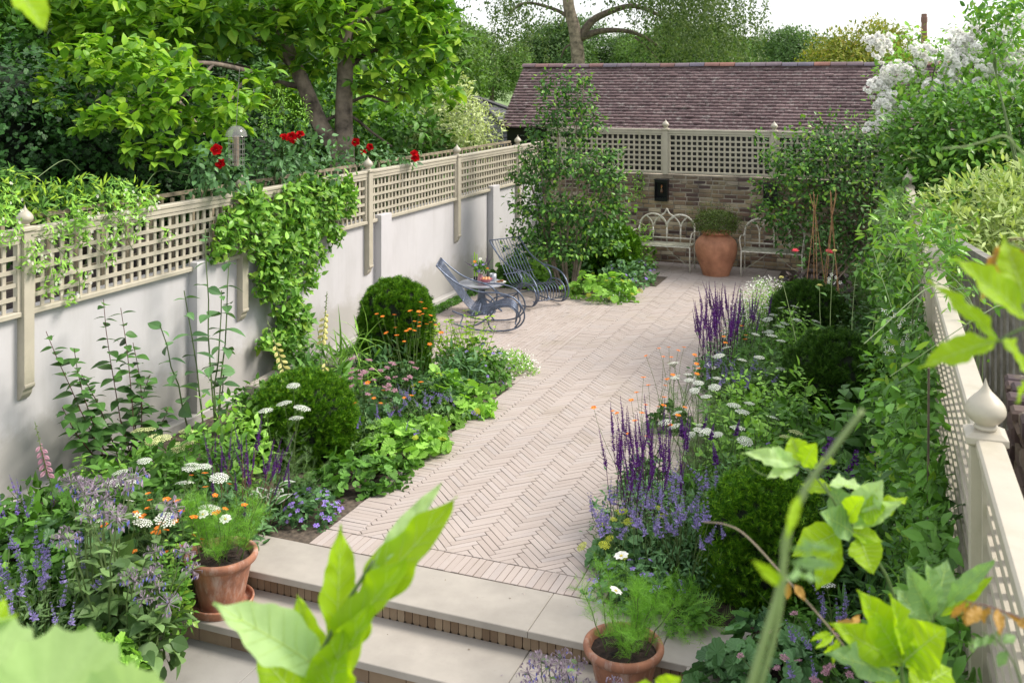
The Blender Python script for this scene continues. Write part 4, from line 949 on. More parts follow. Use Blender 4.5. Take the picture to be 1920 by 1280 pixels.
# ---- near left corner
plant('borage', 'tall borage with drooping mauve-grey flower clusters at the lower left', 'borage', V((-4.45, 4.72, -.06)), [('ovb', 110, (.22, .22, .5), .14, 'grey', dict(up=.4))], dict(n=15, r=.28, h=(.72, 1.02), leaf='ovb', ln=10, ls=.11, lm='grey', th=.009), [('borage_cluster', 'flower_cluster', 15, .16, 'tip')])
plant('borage', 'shorter borage with greyish flower clusters right beside the step wall', 'borage', V((-4.15, 4.62, -.10)), [('ovb', 90, (.2, .2, .35), .12, 'grey', dict(up=.4))], dict(n=10, r=.2, h=(.42, .62), leaf='ovb', ln=8, ls=.12, lm='grey', th=.007), [('borage_cluster', 'flower_cluster', 10, .13, 'tip')])
plant('catmint', 'catmint with lavender-blue spikes at the lower left beside the borage', 'catmint', V((-4.75, 4.35, -.06)), [('dl', 1300, (.36, .36, .42), .045, 'grey')], dict(n=44, r=.34, h=(.36, .6)), [('catmint_spike', 'flower_spike', 44, .14, 'tip', dict(tw=.3))])
plant('glossy_shrub', 'small shrub with upright lime shoots beside the left flower pot', 'shrub', V((-4.22, 4.95, -.12)), [('ov', 200, (.16, .16, .3), .05, 'jas')], dict(n=13, r=.2, h=(.42, .68), leaf='ov', ln=24, ls=.058, lm='jas', lo=.2, lean=.05), rz=0)
plant('white_borage', 'white star-flowered borage in the lower left, between mauve borages', 'borage', V((-4.72, 4.95, -.06)), [('ovb', 60, (.16, .16, .4), .13, 'grey')], dict(n=8, r=.14, h=(.5, .66), leaf='ovb', ln=6, ls=.09, lm='grey'), [('jasmine_flower', 'flower', 8, .05, 'tip')])
plant('wall_catmint', 'blue catmint spikes at the foot of the white wall by the left edge', 'catmint', top(40, 945, .3), [('dl', 600, (.3, .3, .25), .05, 'mid')], dict(n=14, r=.3, h=(.2, .4)), [('veronica_spike', 'flower_spike', 14, .15, 'tip')])
for x, y, h, r_, l, s, mt in ((-5.2, 5.3, .42, .42, 'ger', .11, 'blue'), (-5.6, 4.9, .45, .45, 'ov', .10, 'mid'), (-5.0, 4.75, .36, .4, 'lobe', .12, 'mid'), (-5.35, 4.3, .4, .45, 'ger', .10, 'light'), (-5.9, 5.7, .36, .4, 'ov', .10, 'mid'), (-5.15, 5.85, .34, .36, 'ov', .10, 'deep'), (-5.6, 6.3, .4, .4, 'ov', .10, 'mid'),
                              (-4.75, 3.95, .3, .4, 'lobe', .12, 'grey'), (-5.3, 3.8, .4, .45, 'ov', .1, 'mid'), (-4.25, 4.3, .2, .3, 'lobe', .10, 'light'), (-5.75, 4.2, .5, .45, 'ger', .1, 'mid'), (-6.05, 5.0, .5, .4, 'ov', .1, 'deep')):
    plant('leafy_perennial', 'broad-leaved green perennial in the bed left of the steps', 'perennial', (x, y, -.06), [(l, int(420*(.1/s)), (r_, r_, h), s, mt)], dict(n=7, r=r_*.8, h=(h*.7, h*1.15), leaf='ov', ln=8, ls=.08, lm=mt), group='leafy perennials left of the steps')

# ---- right border
plant('meadow_sage', 'thicket of dark purple sage spikes leaning over the bricks, nearest the camera on the right', 'salvia', top(1215, 860, .58), [('dl', 1500, (.38, .50, .42), .055, 'blue')], dict(n=50, r=(.33, .52), h=(.44, .74), lean=.06, leaf='dl', ln=8, ls=.05, lm='blue', sm='pdark', th=.0035, spread=.75), [('salvia_spike', 'flower_spike', 50, .27, 'tip')], rz=.2)
plant('meadow_sage', 'thicket of dark purple sage spikes halfway along the path on the right', 'salvia', top(1362, 625, .55), [('dl', 1500, (.34, .75, .42), .055, 'blue')], dict(n=72, r=(.32, .8), h=(.52, .84), lean=.06, leaf='dl', ln=8, ls=.05, lm='blue', sm='pdark', th=.0035, spread=.8), [('salvia_spike', 'flower_spike', 72, .30, 'tip')], rz=.05)
plant('giant_hyssop', 'fat purple hyssop spikes standing in front of the white umbels, right border', 'hyssop', top(1300, 830, .60), [('ov', 260, (.22, .25, .4), .07, 'mid')], dict(pts=[(-.06, -.1, .66), (.12, .05, .62), (-.1, .15, .56), (.2, -.16, .52), (.02, .3, .6), (.3, .1, .66)], th=.004, leaf='ov', ln=10, ls=.07), [('agastache_spike', 'flower_spike', 6, .15, 'tip')], rz=0)
plant('catmint', 'catmint with violet-blue spikes spilling onto the bricks near the right flower pot', 'catmint', top(1190, 965, .34), [('dl', 1100, (.28, .36, .3), .04, 'grey')], dict(n=34, r=(.28, .36), h=(.28, .44), lean=.09), [('catmint_spike', 'flower_spike', 34, .15, 'tip', dict(tw=.4))], rz=0)
plant('catmint', 'shaded catmint with blue spikes between the purple sage and nearest right yew dome', 'catmint', top(1285, 955, .48), [('dl', 1500, (.34, .42, .46), .045, 'blue')], dict(n=50, r=(.34, .42), h=(.4, .62), lean=.06), [('catmint_spike', 'flower_spike', 50, .14, 'tip', dict(tw=.3))], rz=0)
plant('catmint', 'catmint with blue-violet spikes under the farther purple sage', 'catmint', top(1370, 700, .36), [('dl', 1100, (.3, .45, .34), .045, 'grey')], dict(n=36, r=(.3, .45), h=(.3, .46), lean=.08), [('catmint_spike', 'flower_spike', 36, .14, 'tip', dict(tw=.3))], rz=0)
plant('lady_mantle', "lady's mantle with yellow-green sprays behind the right flower pot", "lady's mantle", top(1182, 995, .26), [('tooth', 160, (.25, .26, .24), .12, 'blue', dict(inner=.75, up=1.1, out=.25, lump=.22))], dict(n=14, r=.22, h=(.24, .4)), [('plate_y', 'flower_spray', 14, .07, 'tip')])
plant('hardy_geranium', 'hardy geranium with small violet flowers right behind the right flower pot', 'geranium', top(1188, 1060, .24), [('ger', 380, (.32, .24, .24), .06, 'blue')], None, [('geranium_flower', 'flower', 40, .038, 'shell')], rz=0)
plant('cosmos', 'single white cosmos bloom beside the paving corner on the right', 'cosmos', top(1165, 1045, .36), [('fine', 60, (.12, .12, .26), .09, 'fern')], dict(pts=[(0, 0, .37)], th=.0025), [('cosmos_flower', 'flower', 1, .095, 'tip')], rz=0)
plant('fern', 'young green fern in front of the nearest right yew dome', 'fern', top(1262, 1075, .3), [('pin', 44, (.17, .17, .2), .15, 'mid', dict(inner=.1, up=.9))])
plant('fern', 'feathery low foliage in the shade at the corner of the right border', 'fern', top(1272, 1125, .18), [('fine', 220, (.2, .16, .22), .12, 'fern')])
plant('geum', 'geum with orange flowers on tall wires over the path, beside white umbels', 'geum', top(1258, 680, .66), [('ger', 240, (.24, .24, .25), .08, 'deep')], dict(n=14, r=.3, h=(.55, .82), th=.0026, spread=.35), [('geum_flower', 'flower', 14, .045, 'tip')])
plant('geum', 'geum with airy orange flowers above the nearest purple sage', 'geum', top(1205, 760, .72), [('ger', 240, (.24, .24, .3), .08, 'deep')], dict(n=20, r=.36, h=(.6, .95), th=.0026, spread=.3), [('geum_flower', 'flower', 20, .042, 'tip')])
plant('geum', 'geum with orange flowers amid the farther purple sage', 'geum', top(1378, 620, .6), [('ger', 200, (.22, .22, .3), .08, 'deep')], dict(n=8, r=.24, h=(.5, .68), th=.0026, spread=.3), [('geum_flower', 'flower', 8, .055, 'tip')])
for u, v, n, lb in ((1300, 705, 9, 'white lace-flower umbels at the path edge, beyond the orange geums, right border'), (1345, 775, 16, 'big patch of white lace-flower umbels beside the purple hyssop'), (1470, 590, 12, 'white lace-flower umbels around the middle right yew domes'), (1420, 655, 8, 'white lace-flower umbels between the farther purple sage and the middle yew dome')):
    plant('white_umbel', lb, 'umbel flower', top(u, v, .62), [('fine', 300, (.35, .4, .5), .11, 'grey')], dict(n=n, r=(.34, .5), h=(.5, .74), leaf='fine', ln=6, ls=.1, lm='grey'), [('umbel', 'flower_head', n, .105, 'tip')], rz=0)
plant('yellow_yarrow', 'flat pale-yellow yarrow heads before the dark middle yew dome', 'yarrow', top(1466, 815, .56), [('fine', 120, (.2, .2, .4), .1, 'mid')], dict(n=4, r=.16, h=(.5, .62)), [('umbel_g', 'flower_head', 4, .1, 'tip')])
plant('daisy_cloud', 'airy cloud of tiny white flowers on the right near the far bench', 'daisies', top(1432, 535, .5), [('dl', 2300, (.38, .95, .52), .04, 'light')], None, [('m', 'tiny_flowers', 1300, .02, 'mass', dict(t='round'))], rz=.02)
plant('daisy_cloud', 'tiny white flowers beside the farther purple sage', 'daisies', top(1395, 590, .4), [('dl', 900, (.25, .5, .4), .04, 'mid')], None, [('m', 'tiny_flowers', 420, .018, 'mass', dict(t='round'))], rz=0)
plant('white_geranium', 'small white flowers under the farther purple sage', 'geranium', top(1345, 668, .4), [('ger', 300, (.25, .3, .34), .06, 'mid')], None, [('pale_flower', 'flower', 16, .05, 'shell')])
plant('hardy_geranium', 'hardy geranium with a few blue-violet flowers amid mint leaves, right border', 'geranium', top(1440, 830, .45), [('ger', 350, (.35, .4, .4), .07, 'mid')], None, [('geranium_flower', 'flower', 12, .045, 'shell')])
b0 = V((-.55, 8.9, -.04)); tips_ = ((1465, 520, 10.4), (1565, 470, 10.4), (1655, 480, 10.2), (1607, 497, 10.6), (1537, 535, 10.2))
plant('giant_scabious', 'giant scabious with pale yellow flowers high on thin stems before the dark yew', 'scabious', b0, [('lance', 130, (.28, .28, .5), .2, 'mid', dict(up=.4))], dict(pts=[site(*t)-b0 for t in tips_], th=.005, leaf='lance', ln=6, ls=.22, lm='mid', lo=.2, sm='stem_pale'), [('scabious_flower', 'flower', 5, .062, 'tip')], rz=0)
plant('dahlia', 'dahlia with two bright pink blooms in front of the far right bench', 'dahlia', top(1512, 500, .7), [('ov', 260, (.25, .25, .6), .09, 'deep')], dict(pts=[(-.14, -.1, .92), (.30, .1, .90), (-.1, .1, .6)], th=.005), [('dahlia_flower', 'flower', 2, .105, 'tip')], rz=0)
plant('purple_leaf_shrub', 'low shrub with almost black purple leaves beyond the farthest right yew dome', 'shrub', top(1515, 505, .7), [('ovb', 420, (.42, .35, .7), .11, 'purple_leaf')])
plant('purple_leaf_shrub', 'dark purple-leaved dahlia foliage right of the cane wigwam', 'shrub', top(1585, 530, .6), [('ovb', 240, (.35, .35, .6), .10, 'purple_leaf')])
plant('feathery_plant', 'tall feathery light-green plant inside the cane wigwam', 'perennial', top(1632, 480, 1.0), [('fine', 900, (.27, .27, .95), .15, 'mid', dict(up=.2, inner=.2))], dict(n=14, r=.2, h=(.8, 1.15), leaf='fine', ln=12, ls=.14, lm='mid'))
plant('purple_sage', 'sage with large deep-violet hooded flowers below the dark yew dome', 'salvia', top(1580, 850, .6), [('ov', 420, (.42, .4, .5), .095, 'mid')], dict(n=14, r=.36, h=(.42, .62), leaf='ov', ln=10, ls=.09, lm='mid', sm='pdark'), [('sage_spike', 'flower_spike', 14, .14, 'tip')])
plant('broad_leaf_plant', 'plant with very broad dark blue-green leaves near the right fence', 'perennial', top(1655, 800, .62), [('ovb', 46, (.3, .3, .5), .34, 'blue', dict(inner=.3, up=.4))])
plant('lush_perennial', 'perennial with long pointed mid-green leaves on tall stems before the dark right yew', 'perennial', top(1615, 735, .85), [('ovb', 60, (.3, .3, .5), .18, 'mid')], dict(n=12, r=.35, h=(.65, .95), leaf='ovb', ln=10, ls=.2, lm='mid', lo=.35))
plant('willow_stems', 'thin upright stems with narrow grey leaves behind the lime foreground shoot', 'perennial', V((-.25, 6.75, -.04)), [('lance', 200, (.3, .3, .2), .12, 'blue')], dict(n=16, r=.32, h=(.6, .95), leaf='lance', ln=14, ls=.15, lm='blue', lo=.1))
plant('lady_mantle', "lady's mantle with large soft leaves at the bottom edge beside the right flower pot", "lady's mantle", V((-.70, 5.55, -.02)), [('tooth', 240, (.40, .36, .24), .14, 'blue', dict(inner=.75, up=1.1, out=.25, lump=.22))])
plant('catmint', 'catmint with violet spikes at the bottom right below the lime shoots', 'catmint', V((-.18, 5.62, -.04)), [('dl', 900, (.34, .34, .3), .05, 'blue')], dict(n=40, r=.36, h=(.26, .42)), [('catmint_spike', 'flower_spike', 40, .14, 'tip', dict(tw=.3))])
plant('astrantia', 'masterwort with pale pink heads at the bottom right beside the violet catmint', 'astrantia', V((-.42, 5.5, -.04)), [('ger', 160, (.2, .2, .25), .08, 'mid')], dict(n=18, r=.24, h=(.24, .4)), [('astrantia_head', 'flower_head', 18, .06, 'tip')])
plant('white_allium', 'small round white flower head half hidden behind a blurred stem', 'allium', V((-.42, 5.9, -.04)), (), dict(pts=[(0, 0, .48)]), [('umbel', 'flower_head', 1, .1, 'tip')], rz=0)
plant('borage_seedhead', 'borage with grey-mauve drooping buds in front of the right flower pot', 'borage', V((-1.68, 5.0, -.27)), [('ovb', 16, (.1, .1, .3), .1, 'grey')], dict(n=15, r=.2, h=(.28, .66), leaf='ovb', ln=5, ls=.07, lm='grey', lean=.06), [('borage_cluster', 'flower_cluster', 15, .12, 'tip')])
plant('geum', 'solitary orange geum flower low beside the right flower pot', 'geum', V((-1.42, 4.94, -.27)), [('ger', 40, (.1, .1, .12), .05, 'mid')], dict(pts=[(0, -.02, .26)], th=.002), [('geum_flower', 'flower', 1, .05, 'tip')], rz=0)
for x, y, h, r_, l, s, mt in ((-1.15, 8.3, .52, .42, 'ov', .08, 'light'), (-1.25, 8.0, .45, .36, 'dl', .05, 'mid'), (-.95, 7.6, .5, .36, 'ov', .06, 'mid'), (-1.5, 8.9, .42, .35, 'fine', .12, 'mid'), (-1.55, 7.2, .32, .3, 'dl', .045, 'blue'), (-.45, 7.3, .5, .34, 'ov', .065, 'deep'), (-1.55, 10.9, .46, .34, 'fine', .11, 'mid'), (-.25, 6.9, .42, .3, 'ov', .06, 'mid'), (-.95, 8.9, .5, .4, 'ov', .08, 'mid'), (-.7, 7.9, .5, .4, 'ov', .09, 'mid'), (-1.35, 9.4, .5, .4, 'ov', .07, 'light'), (-1.45, 10.3, .5, .4, 'ov', .07, 'mid'), (-.35, 8.1, .45, .4, 'ov', .09, 'deep'), (-.1, 7.3, .5, .35, 'ov', .08, 'mid'), (-1.3, 7.5, .4, .36, 'dl', .05, 'blue'),
                              (-1.5, 11.4, .5, .4, 'ov', .07, 'mid'), (-1.75, 12.3, .45, .36, 'dl', .05, 'mid'), (-.5, 11.4, .6, .45, 'ov', .08, 'deep'), (-.15, 10.3, .6, .4, 'ov', .08, 'deep'), (-.4, 12.7, .7, .45, 'ov', .09, 'deep'), (-.9, 14.2, .6, .5, 'ov', .08, 'deep'), (-1.4, 14.2, .5, .4, 'ov', .07, 'mid'), (-.1, 9.2, .5, .35, 'ov', .08, 'mid'),
                              (-1.35, 6.7, .22, .3, 'ger', .06, 'deep'), (-.1, 6.4, .3, .32, 'lance', .12, 'deep'), (-.05, 14.2, .8, .4, 'ov', .08, 'deep'), (-1.8, 13.2, .42, .35, 'dl', .04, 'mid'), (-1.2, 11.9, .62, .3, 'ov', .07, 'light'), (-.9, 9.5, .55, .35, 'ov', .085, 'light'), (-.5, 6.0, .2, .35, 'ger', .08, 'mid'), (0.05, 5.6, .4, .3, 'ov', .08, 'deep')):
    plant('leafy_perennial', 'leafy green perennial without flowers, filling the right border', 'perennial', (x, y, -.04), [(l, int(520*(.08/s)**.7), (r_, r_, h), s, mt)], dict(n=16, r=r_*.85, h=(h*.85, h*1.3), leaf=l if l in ('ov', 'lance') else 'dl', ln=14, ls=s, lm=mt), group=RIGHTY)

# ---- bed at the far end of the terrace
def shrub(name, label, cat, base, stems, blobs, leaf, n, s, mt, bark='bark', th=.02, group=None, **kw):
    base = V(base); r_ = thing(name, label, cat, base, 0, group); m = MB()
    for st_ in stems: c = spl([V(p)-base for p in st_], 5); m.tube(c, [th, th*.35], 6)
    if stems: m.build('trunk' if cat == 'tree' else 'stems', M[bark], r_, smooth=True)
    m = MB(); bl = [(V(b[0])-base, b[1]) for b in blobs]
    cloud(m, T[leaf], n, bl, s, **kw); m.build('crown' if cat == 'tree' else 'foliage', M[mt], r_); return r_
B = lambda u, v, D, rx, rz_=None, ry=None: (site(u, v, D), (rx, ry or rx, rz_ or rx))
b0 = gnd(1062, 546, 0); D0 = 15.8
blobs = [B(1060, 300, D0, .60, .28), B(1110, 235, D0, .26, .2), B(1015, 245, D0, .28, .2), B(1140, 330, D0, .3, .15), B(975, 330, D0, .25, .12), (B(1010, 330, D0, .42, .25)), B(1120, 330, D0, .45, .25), B(1040, 390, D0, .62, .28), B(1110, 410, D0, .6, .3), B(1000, 430, D0, .42, .22), B(1150, 370, D0, .32, .2), B(1060, 460, D0, .7, .22), B(1075, 240, D0, .33, .28), B(1040, 210, D0, .30, .25),
         B(1085, 190, D0, .30, .28), B(1060, 160, D0, .22, .24), B(1020, 160, D0, .15, .25), B(1095, 150, D0, .14, .15), B(985, 380, D0, .3, .2), B(1140, 290, D0, .25, .12), B(1000, 290, D0, .3, .2), B(1140, 450, D0, .35, .25), B(980, 470, D0, .3, .15), B(1165, 400, D0, .2, .12)]
sts = [[b0+V((dx, dy, 0)), site(u1, 470, D0), site(u2, 330, D0), site(u3, v3, D0)] for dx, dy, u1, u2, u3, v3 in ((-.05, 0, 1035, 1015, 1005, 250), (0, .1, 1052, 1050, 1040, 150), (.03, 0, 1062, 1075, 1085, 160), (.1, .05, 1085, 1105, 1130, 280), (-.12, 0, 1030, 990, 980, 360), (.12, 0, 1095, 1140, 1160, 360), (.05, .1, 1080, 1085, 1095, 140))]
shrub('multi_stem_shrub', 'tall airy multi-stemmed shrub at the end of the terrace, reaching above the roof eaves', 'tree', b0, sts, [(b[0], tuple(x*.92 for x in b[1])) for b in blobs], 'ov', 5600, .075, 'deep', 'bark_pale', .024, up=.8, inner=.1)
x_ = bpy.data.objects['multi_stem_shrub']; m = MB(); cloud(m, T['ov'], 1900, [(V(b[0])-b0+V((0, 0, .06)), tuple(q*1.08 for q in b[1])) for b in blobs], .075, up=.9, inner=.7); m.build('young_leaves', M['jas'], x_)
plant('lady_mantle', "lady's mantle with yellow flowers at the foot of the tall multi-stemmed shrub", "lady's mantle", top(1132, 520, .34), [('tooth', 330, (.55, .42, .36), .12, 'light', dict(inner=.75, up=1.1, out=.25, lump=.22))], None, [('plate_y', 'flower_spray', 14, .08, 'shell')], rz=0)
plant('hardy_geranium', 'hardy geranium with violet flowers rounding the corner near the left bench', 'geranium', (-4.24, 15.75, -.05), [('ger', 950, (.46, .75, .38), .08, 'blue')], None, [('geranium_flower', 'flower', 26, .05, 'shell')], rz=0)
plant('daisy_mound', 'tiny white daisies at the far corner of the terrace', 'daisies', top(1150, 548, .16), [('dl', 500, (.26, .2, .18), .04, 'mid')], None, [('m', 'tiny_flowers', 130, .022, 'mass', dict(t='round'))])
plant('lime_hydrangea', 'shrub with pale lime flower heads beside the left bench', 'shrub', V((-4.35, 17.1, -.04)), [('ov', 420, (.3, .3, .75), .09, 'light')], None, [('umbel_g', 'flower_head', 7, .11, 'shell')])
for x, y, h, r_, l, s, mt in ((-5.9, 15.1, .45, .45, 'tooth', .12, 'mid'), (-5.55, 15.0, .36, .36, 'tooth', .12, 'light'), (-5.9, 16.2, .8, .5, 'ov', .1, 'deep'), (-5.5, 17.0, 1.0, .5, 'ov', .1, 'deep'), (-4.3, 15.4, .35, .35, 'ger', .09, 'blue'), (-5.2, 15.6, .5, .5, 'ov', .09, 'deep'), (-5.0, 15.1, .2, .3, 'ger', .08, 'deep')):
    plant('leafy_perennial', 'leafy green plant without flowers, filling the bed at the end of the terrace', 'perennial', (x, y, -.05), [(l, int(460*(.08/s)**.7), (r_, r_, h), s, mt)], group='leafy plants at the end of the terrace')
m = MB(); n = 5200; P = np.c_[-6.36+.22*rng.random(n)**1.5, 10.2+4.5*rng.random(n), -.01+.05*rng.random(n)]; scatter(m, T['round'], P, rand_dir(n)*V((1, 1, .4)), np.tile((0, 0, 1.), (n, 1))+rng.normal(size=(n, 3))*.5, size(n, .035)); tag(m.build('ground_cover', M['leaf_olive'] if False else M['mid']), 'mossy ground cover along the wall foot beside the terrace', 'ground cover', kind='stuff')
# ---- shrubs at the back right
b0 = V((-1.35, 16.6, -.04)); D1 = 16.6
blobs = [B(1500, 300, D1, .6, .4), B(1570, 260, D1, .65, .35), B(1640, 300, D1, .6, .5), B(1560, 340, D1, .9, .4), B(1480, 390, D1, .5, .35), B(1600, 400, D1, .8, .5), B(1530, 440, D1-.4, .6, .4), B(1440, 400, D1, .3, .25), B(1450, 300, D1, .25, .15), B(1660, 240, D1, .35, .3), B(1430, 350, D1, .2, .12), B(1670, 400, D1, .5, .6), B(1600, 470, D1, .8, .3), B(1470, 440, D1-.3, .3, .3), B(1420, 260, D1, .12, .08)]
shrub('smoke_bush', 'large dark shrub filling the back right corner, hiding the second bench and lantern', 'tree', b0, [[b0+V((.1*i-.3, 0, 0)), site(1540+20*i, 430, D1), site(1450+45*i, 260+10*(i % 2), D1)] for i in range(6)], blobs, 'ov', 5200, .078, 'deep', 'bark', .013, up=.8, inner=.02)
x_ = bpy.data.objects['smoke_bush']; m = MB(); cloud(m, T['ov'], 1500, [(V(b[0])-b0+V((0, -.05, .1)), tuple(q*1.1 for q in b[1])) for b in blobs[:5]+blobs[7:11]+blobs[14:]], .075, up=.9, inner=.75); m.build('young_leaves', M['jas'], x_)
# ------------------------------------------------------------------ climbers
def climber(name, label, cat, base, fn, n, leaf, s, mt, stems, fl=None, smat='bark', th=.006, out=(1, 0, 0), mt2=None, n2=0, fsize=.03, fname='flower', fmesh='jasmine_flower'):
    """fn(k) -> k points on and in front of the support"""
    base = V(base); r_ = thing(name, label, cat, base); m = MB()
    for c in stems: m.tube(spl([V(p)-base for p in c], 5), th, 5)
    m.build('stems', M[smat], r_)
    o = V(out); m = MB(); P = fn(n)-base; scatter(m, T[leaf], P, unit(rand_dir(n)+o*.5+V((0, 0, -.2))), unit(o*.8+rand_dir(n)*.6+V((0, 0, .7))), size(n, s, .35)); m.build('foliage', M[mt], r_)
    if n2: m = MB(); P = fn(n2)-base+o*.05; scatter(m, T[leaf], P, unit(rand_dir(n2)+o*.5+V((0, 0, .3))), unit(o*.8+rand_dir(n2)*.6+V((0, 0, .9))), size(n2, s, .35)); m.build('young_leaves', M[mt2], r_)
    if fl:
        for p in fn(fl)-base+o*.08: inst(fname, FM[fmesh], r_, p, unit(o+rand_dir(1)[0]*.4+V((0, 0, .3))), fsize*(.8+.4*rng.random()), rng.random()*6)
    return r_
def blobfn(bl, x, depth, sgn=1):
    """bl: (u, v, r) measured on the plane x; returns sampler"""
    c = [(onx(u, v, x), r_) for u, v, r_ in bl]; w = V([q[1]**2 for q in c]); w = w/w.sum()
    def f(n):
        k = rng.choice(len(c), n, p=w); a = rng.random(n)*6.283; q = np.sqrt(rng.random(n)); C = V([c[i][0] for i in k]); rr = V([c[i][1] for i in k])
        return np.c_[x+sgn*depth*rng.random(n)*(1.2-q)*(.5+rr*1.5), C[:, 1]+rr*q*np.cos(a), C[:, 2]+rr*q*np.sin(a)]
    return f
X_ = -6.37
jb = [(470, 420, .34), (540, 400, .36), (600, 390, .32), (640, 375, .22), (420, 430, .2), (520, 470, .34), (560, 440, .28), (500, 520, .26), (530, 560, .26), (550, 600, .22), (520, 640, .17), (545, 640, .18), (400, 470, .13), (620, 440, .14), (570, 520, .16), (490, 640, .10), (515, 690, .08), (590, 480, .13), (460, 380, .22), (640, 350, .14), (575, 360, .2), (600, 350, .15)]
climber('jasmine', 'glossy star jasmine climbing the white wall and spreading over the long trellis', 'climber', (-6.3, 9.6, -.04), blobfn(jb, X_, .26), 4600, 'ov', .085, 'jas',
        [[(-6.3, 9.6, 0), onx(545, 610, X_), onx(530, 520, X_), onx(480, 410, X_)], [(-6.3, 9.65, 0), onx(560, 600, X_), onx(550, 480, X_), onx(610, 400, X_)], [onx(520, 560, X_), onx(560, 440, X_), onx(640, 380, X_)]], smat='bark', mt2='light', n2=700)
hb = [(5, 425, .16), (100, 430, .12), (140, 440, .16), (200, 440, .14), (250, 420, .14), (60, 480, .14), (110, 500, .1), (150, 520, .07), (0, 375, .14), (150, 395, .16), (220, 375, .18), (270, 380, .12), (90, 540, .08), (130, 560, .06), (310, 440, .06), (200, 480, .07)]
climber('pink_jasmine', 'light tangled climber with tiny pink flowers over the near end of the long trellis', 'climber', (-6.6, 6.2, 1.4), blobfn(hb, -6.38, .12), 1200, 'dl', .055, 'light',
        [[(-6.6, 6.2, 1.4), onx(60, 440, X_), onx(140, 500, X_), onx(150, 560, X_)], [(-6.6, 6.5, 1.4), onx(200, 400, X_), onx(250, 470, X_)], [onx(20, 360, X_), onx(200, 480, X_)], [onx(90, 400, X_), onx(320, 430, X_)]], fl=70, smat='stem', th=.003, fmesh='jasmine_flower', fsize=.028, fname='flower')
hb2 = [(10, 380, .2), (60, 385, .2), (120, 380, .2), (180, 375, .18), (235, 375, .17), (20, 350, .14), (90, 355, .10), (160, 350, .12), (220, 352, .11), (270, 365, .1), (130, 335, .04), (40, 325, .06), (10, 330, .08), (200, 335, .04)]
climber('lime_vine', 'lime-green vine heaped along the top of the neighbouring fence at the far left', 'climber', (-6.95, 6.5, 0), blobfn(hb2, -6.9, .18), 1150, 'lance', .08, 'mid', [[(-6.95, 6.5, 0), (-6.95, 6.6, 1.8), onx(60, 340, -6.9)], [(-6.95, 7.5, 0), (-6.95, 7.6, 1.8), onx(220, 340, -6.9)], [onx(60, 340, -6.9), onx(120, 300, -6.9), onx(150, 320, -6.9)], [onx(270, 350, -6.9), onx(300, 320, -6.9), onx(360, 330, -6.9)]], smat='stem', th=.004, mt2='lime', n2=330)
# right-hand fence: garden face x about .1
def rfence(y0, y1, z0, z1, dep, thick=1.):
    def f(n):
        y = y0+(y1-y0)*rng.random(n); z = z0+(z1-z0)*rng.random(n)**.85; xw = .25-.027*(y-3.5)-.07
        b = .55+.45*np.sin(y*2.3+z*2)*np.cos(z*4+y); return np.c_[xw-dep*rng.random(n)**1.3*b*thick+.02, y, z]
    return f
st_r = lambda ys: [[(.1-.027*(y-3.5), y, 0), (.12-.027*(y-3.5), y+.1, 1.0), (.12-.027*(y-3.5), y-.2, 2.1)] for y in ys]
climber('potato_vine', 'potato vine with clusters of white star flowers hiding most of the right fence', 'climber', (.1, 7.2, -.04), rfence(4.6, 9.3, .15, 1.9, .42), 5200, 'ov', .066, 'mid', st_r((6.6, 7.4, 8.2)), smat='stem', th=.004, out=(-1, 0, 0), mt2='jas', n2=950)
pv = bpy.data.objects['potato_vine']
for c in ((1665, 605), (1690, 595), (1710, 612), (1672, 640), (1700, 630), (1680, 655), (1703, 650), (1560, 520)):
    p0 = site(c[0], c[1], 6.4 if c[0] > 1600 else 10)
    for i in range(6): inst('flower', FM['jasmine_flower'], pv, p0-V((.1, 7.2, -.04))+rng.normal(size=3)*.035, unit(V((-.5, -.7, .5))+rng.normal(size=3)*.4), .042, i)
climber('star_jasmine', 'paler small-leaved climber over the far end of the right fence', 'climber', (0, 11.4, -.04), rfence(9.4, 13.6, .3, 2.15, .36), 5200, 'ov', .07, 'grey', st_r((10, 11, 12, 13)), smat='bark', th=.006, out=(-1, 0, 0), mt2='jas', n2=700)
climber('ivy_climber', 'leafy climber at the near end of the right fence, low beside the onion finial', 'climber', (.1, 4.2, -.04), rfence(3.2, 4.9, .1, 1.6, .22), 1900, 'ov', .07, 'mid', st_r((4.7,)), smat='bark', th=.005, out=(-1, 0, 0))
def overrail(y0, y1, n, s, mt, nm, lb):
    base = V((.2, (y0+y1)/2, 1.2)); r_ = thing(nm, lb, 'climber', base); m = MB(); P = []
    for i in range(int((y1-y0)*9)):
        y = y0+(y1-y0)*rng.random(); x0 = .25-.027*(y-3.5); c = spl([(x0+.1, y, 1.8), (x0+.12, y+.1, 2.15), (x0+rng.normal()*.15, y+rng.normal()*.25, 2.25+.15*rng.random()), (x0-.2+rng.normal()*.1, y+rng.normal()*.3, 2.15+rng.normal()*.1)], 4); m.tube(c-base, .0022, 4); P += list(c[3:])
    m.build('stems', M['stem'], r_); P = V(P); k = rng.integers(0, len(P), n); m = MB(); scatter(m, T['dl'], P[k]-base+rng.normal(size=(n, 3))*.04, rand_dir(n), rand_dir(n)+V((0, 0, 1)), size(n, s)); m.build('foliage', M[mt], r_)
overrail(6.3, 9.0, 900, .075, 'jas', 'rail_vine', 'loose sprays of vine arching across the right fence rail, second finial')
overrail(4.9, 6.0, 120, .06, 'jas', 'thin_vine', 'few thin trailing stems crossing the bare white rail')
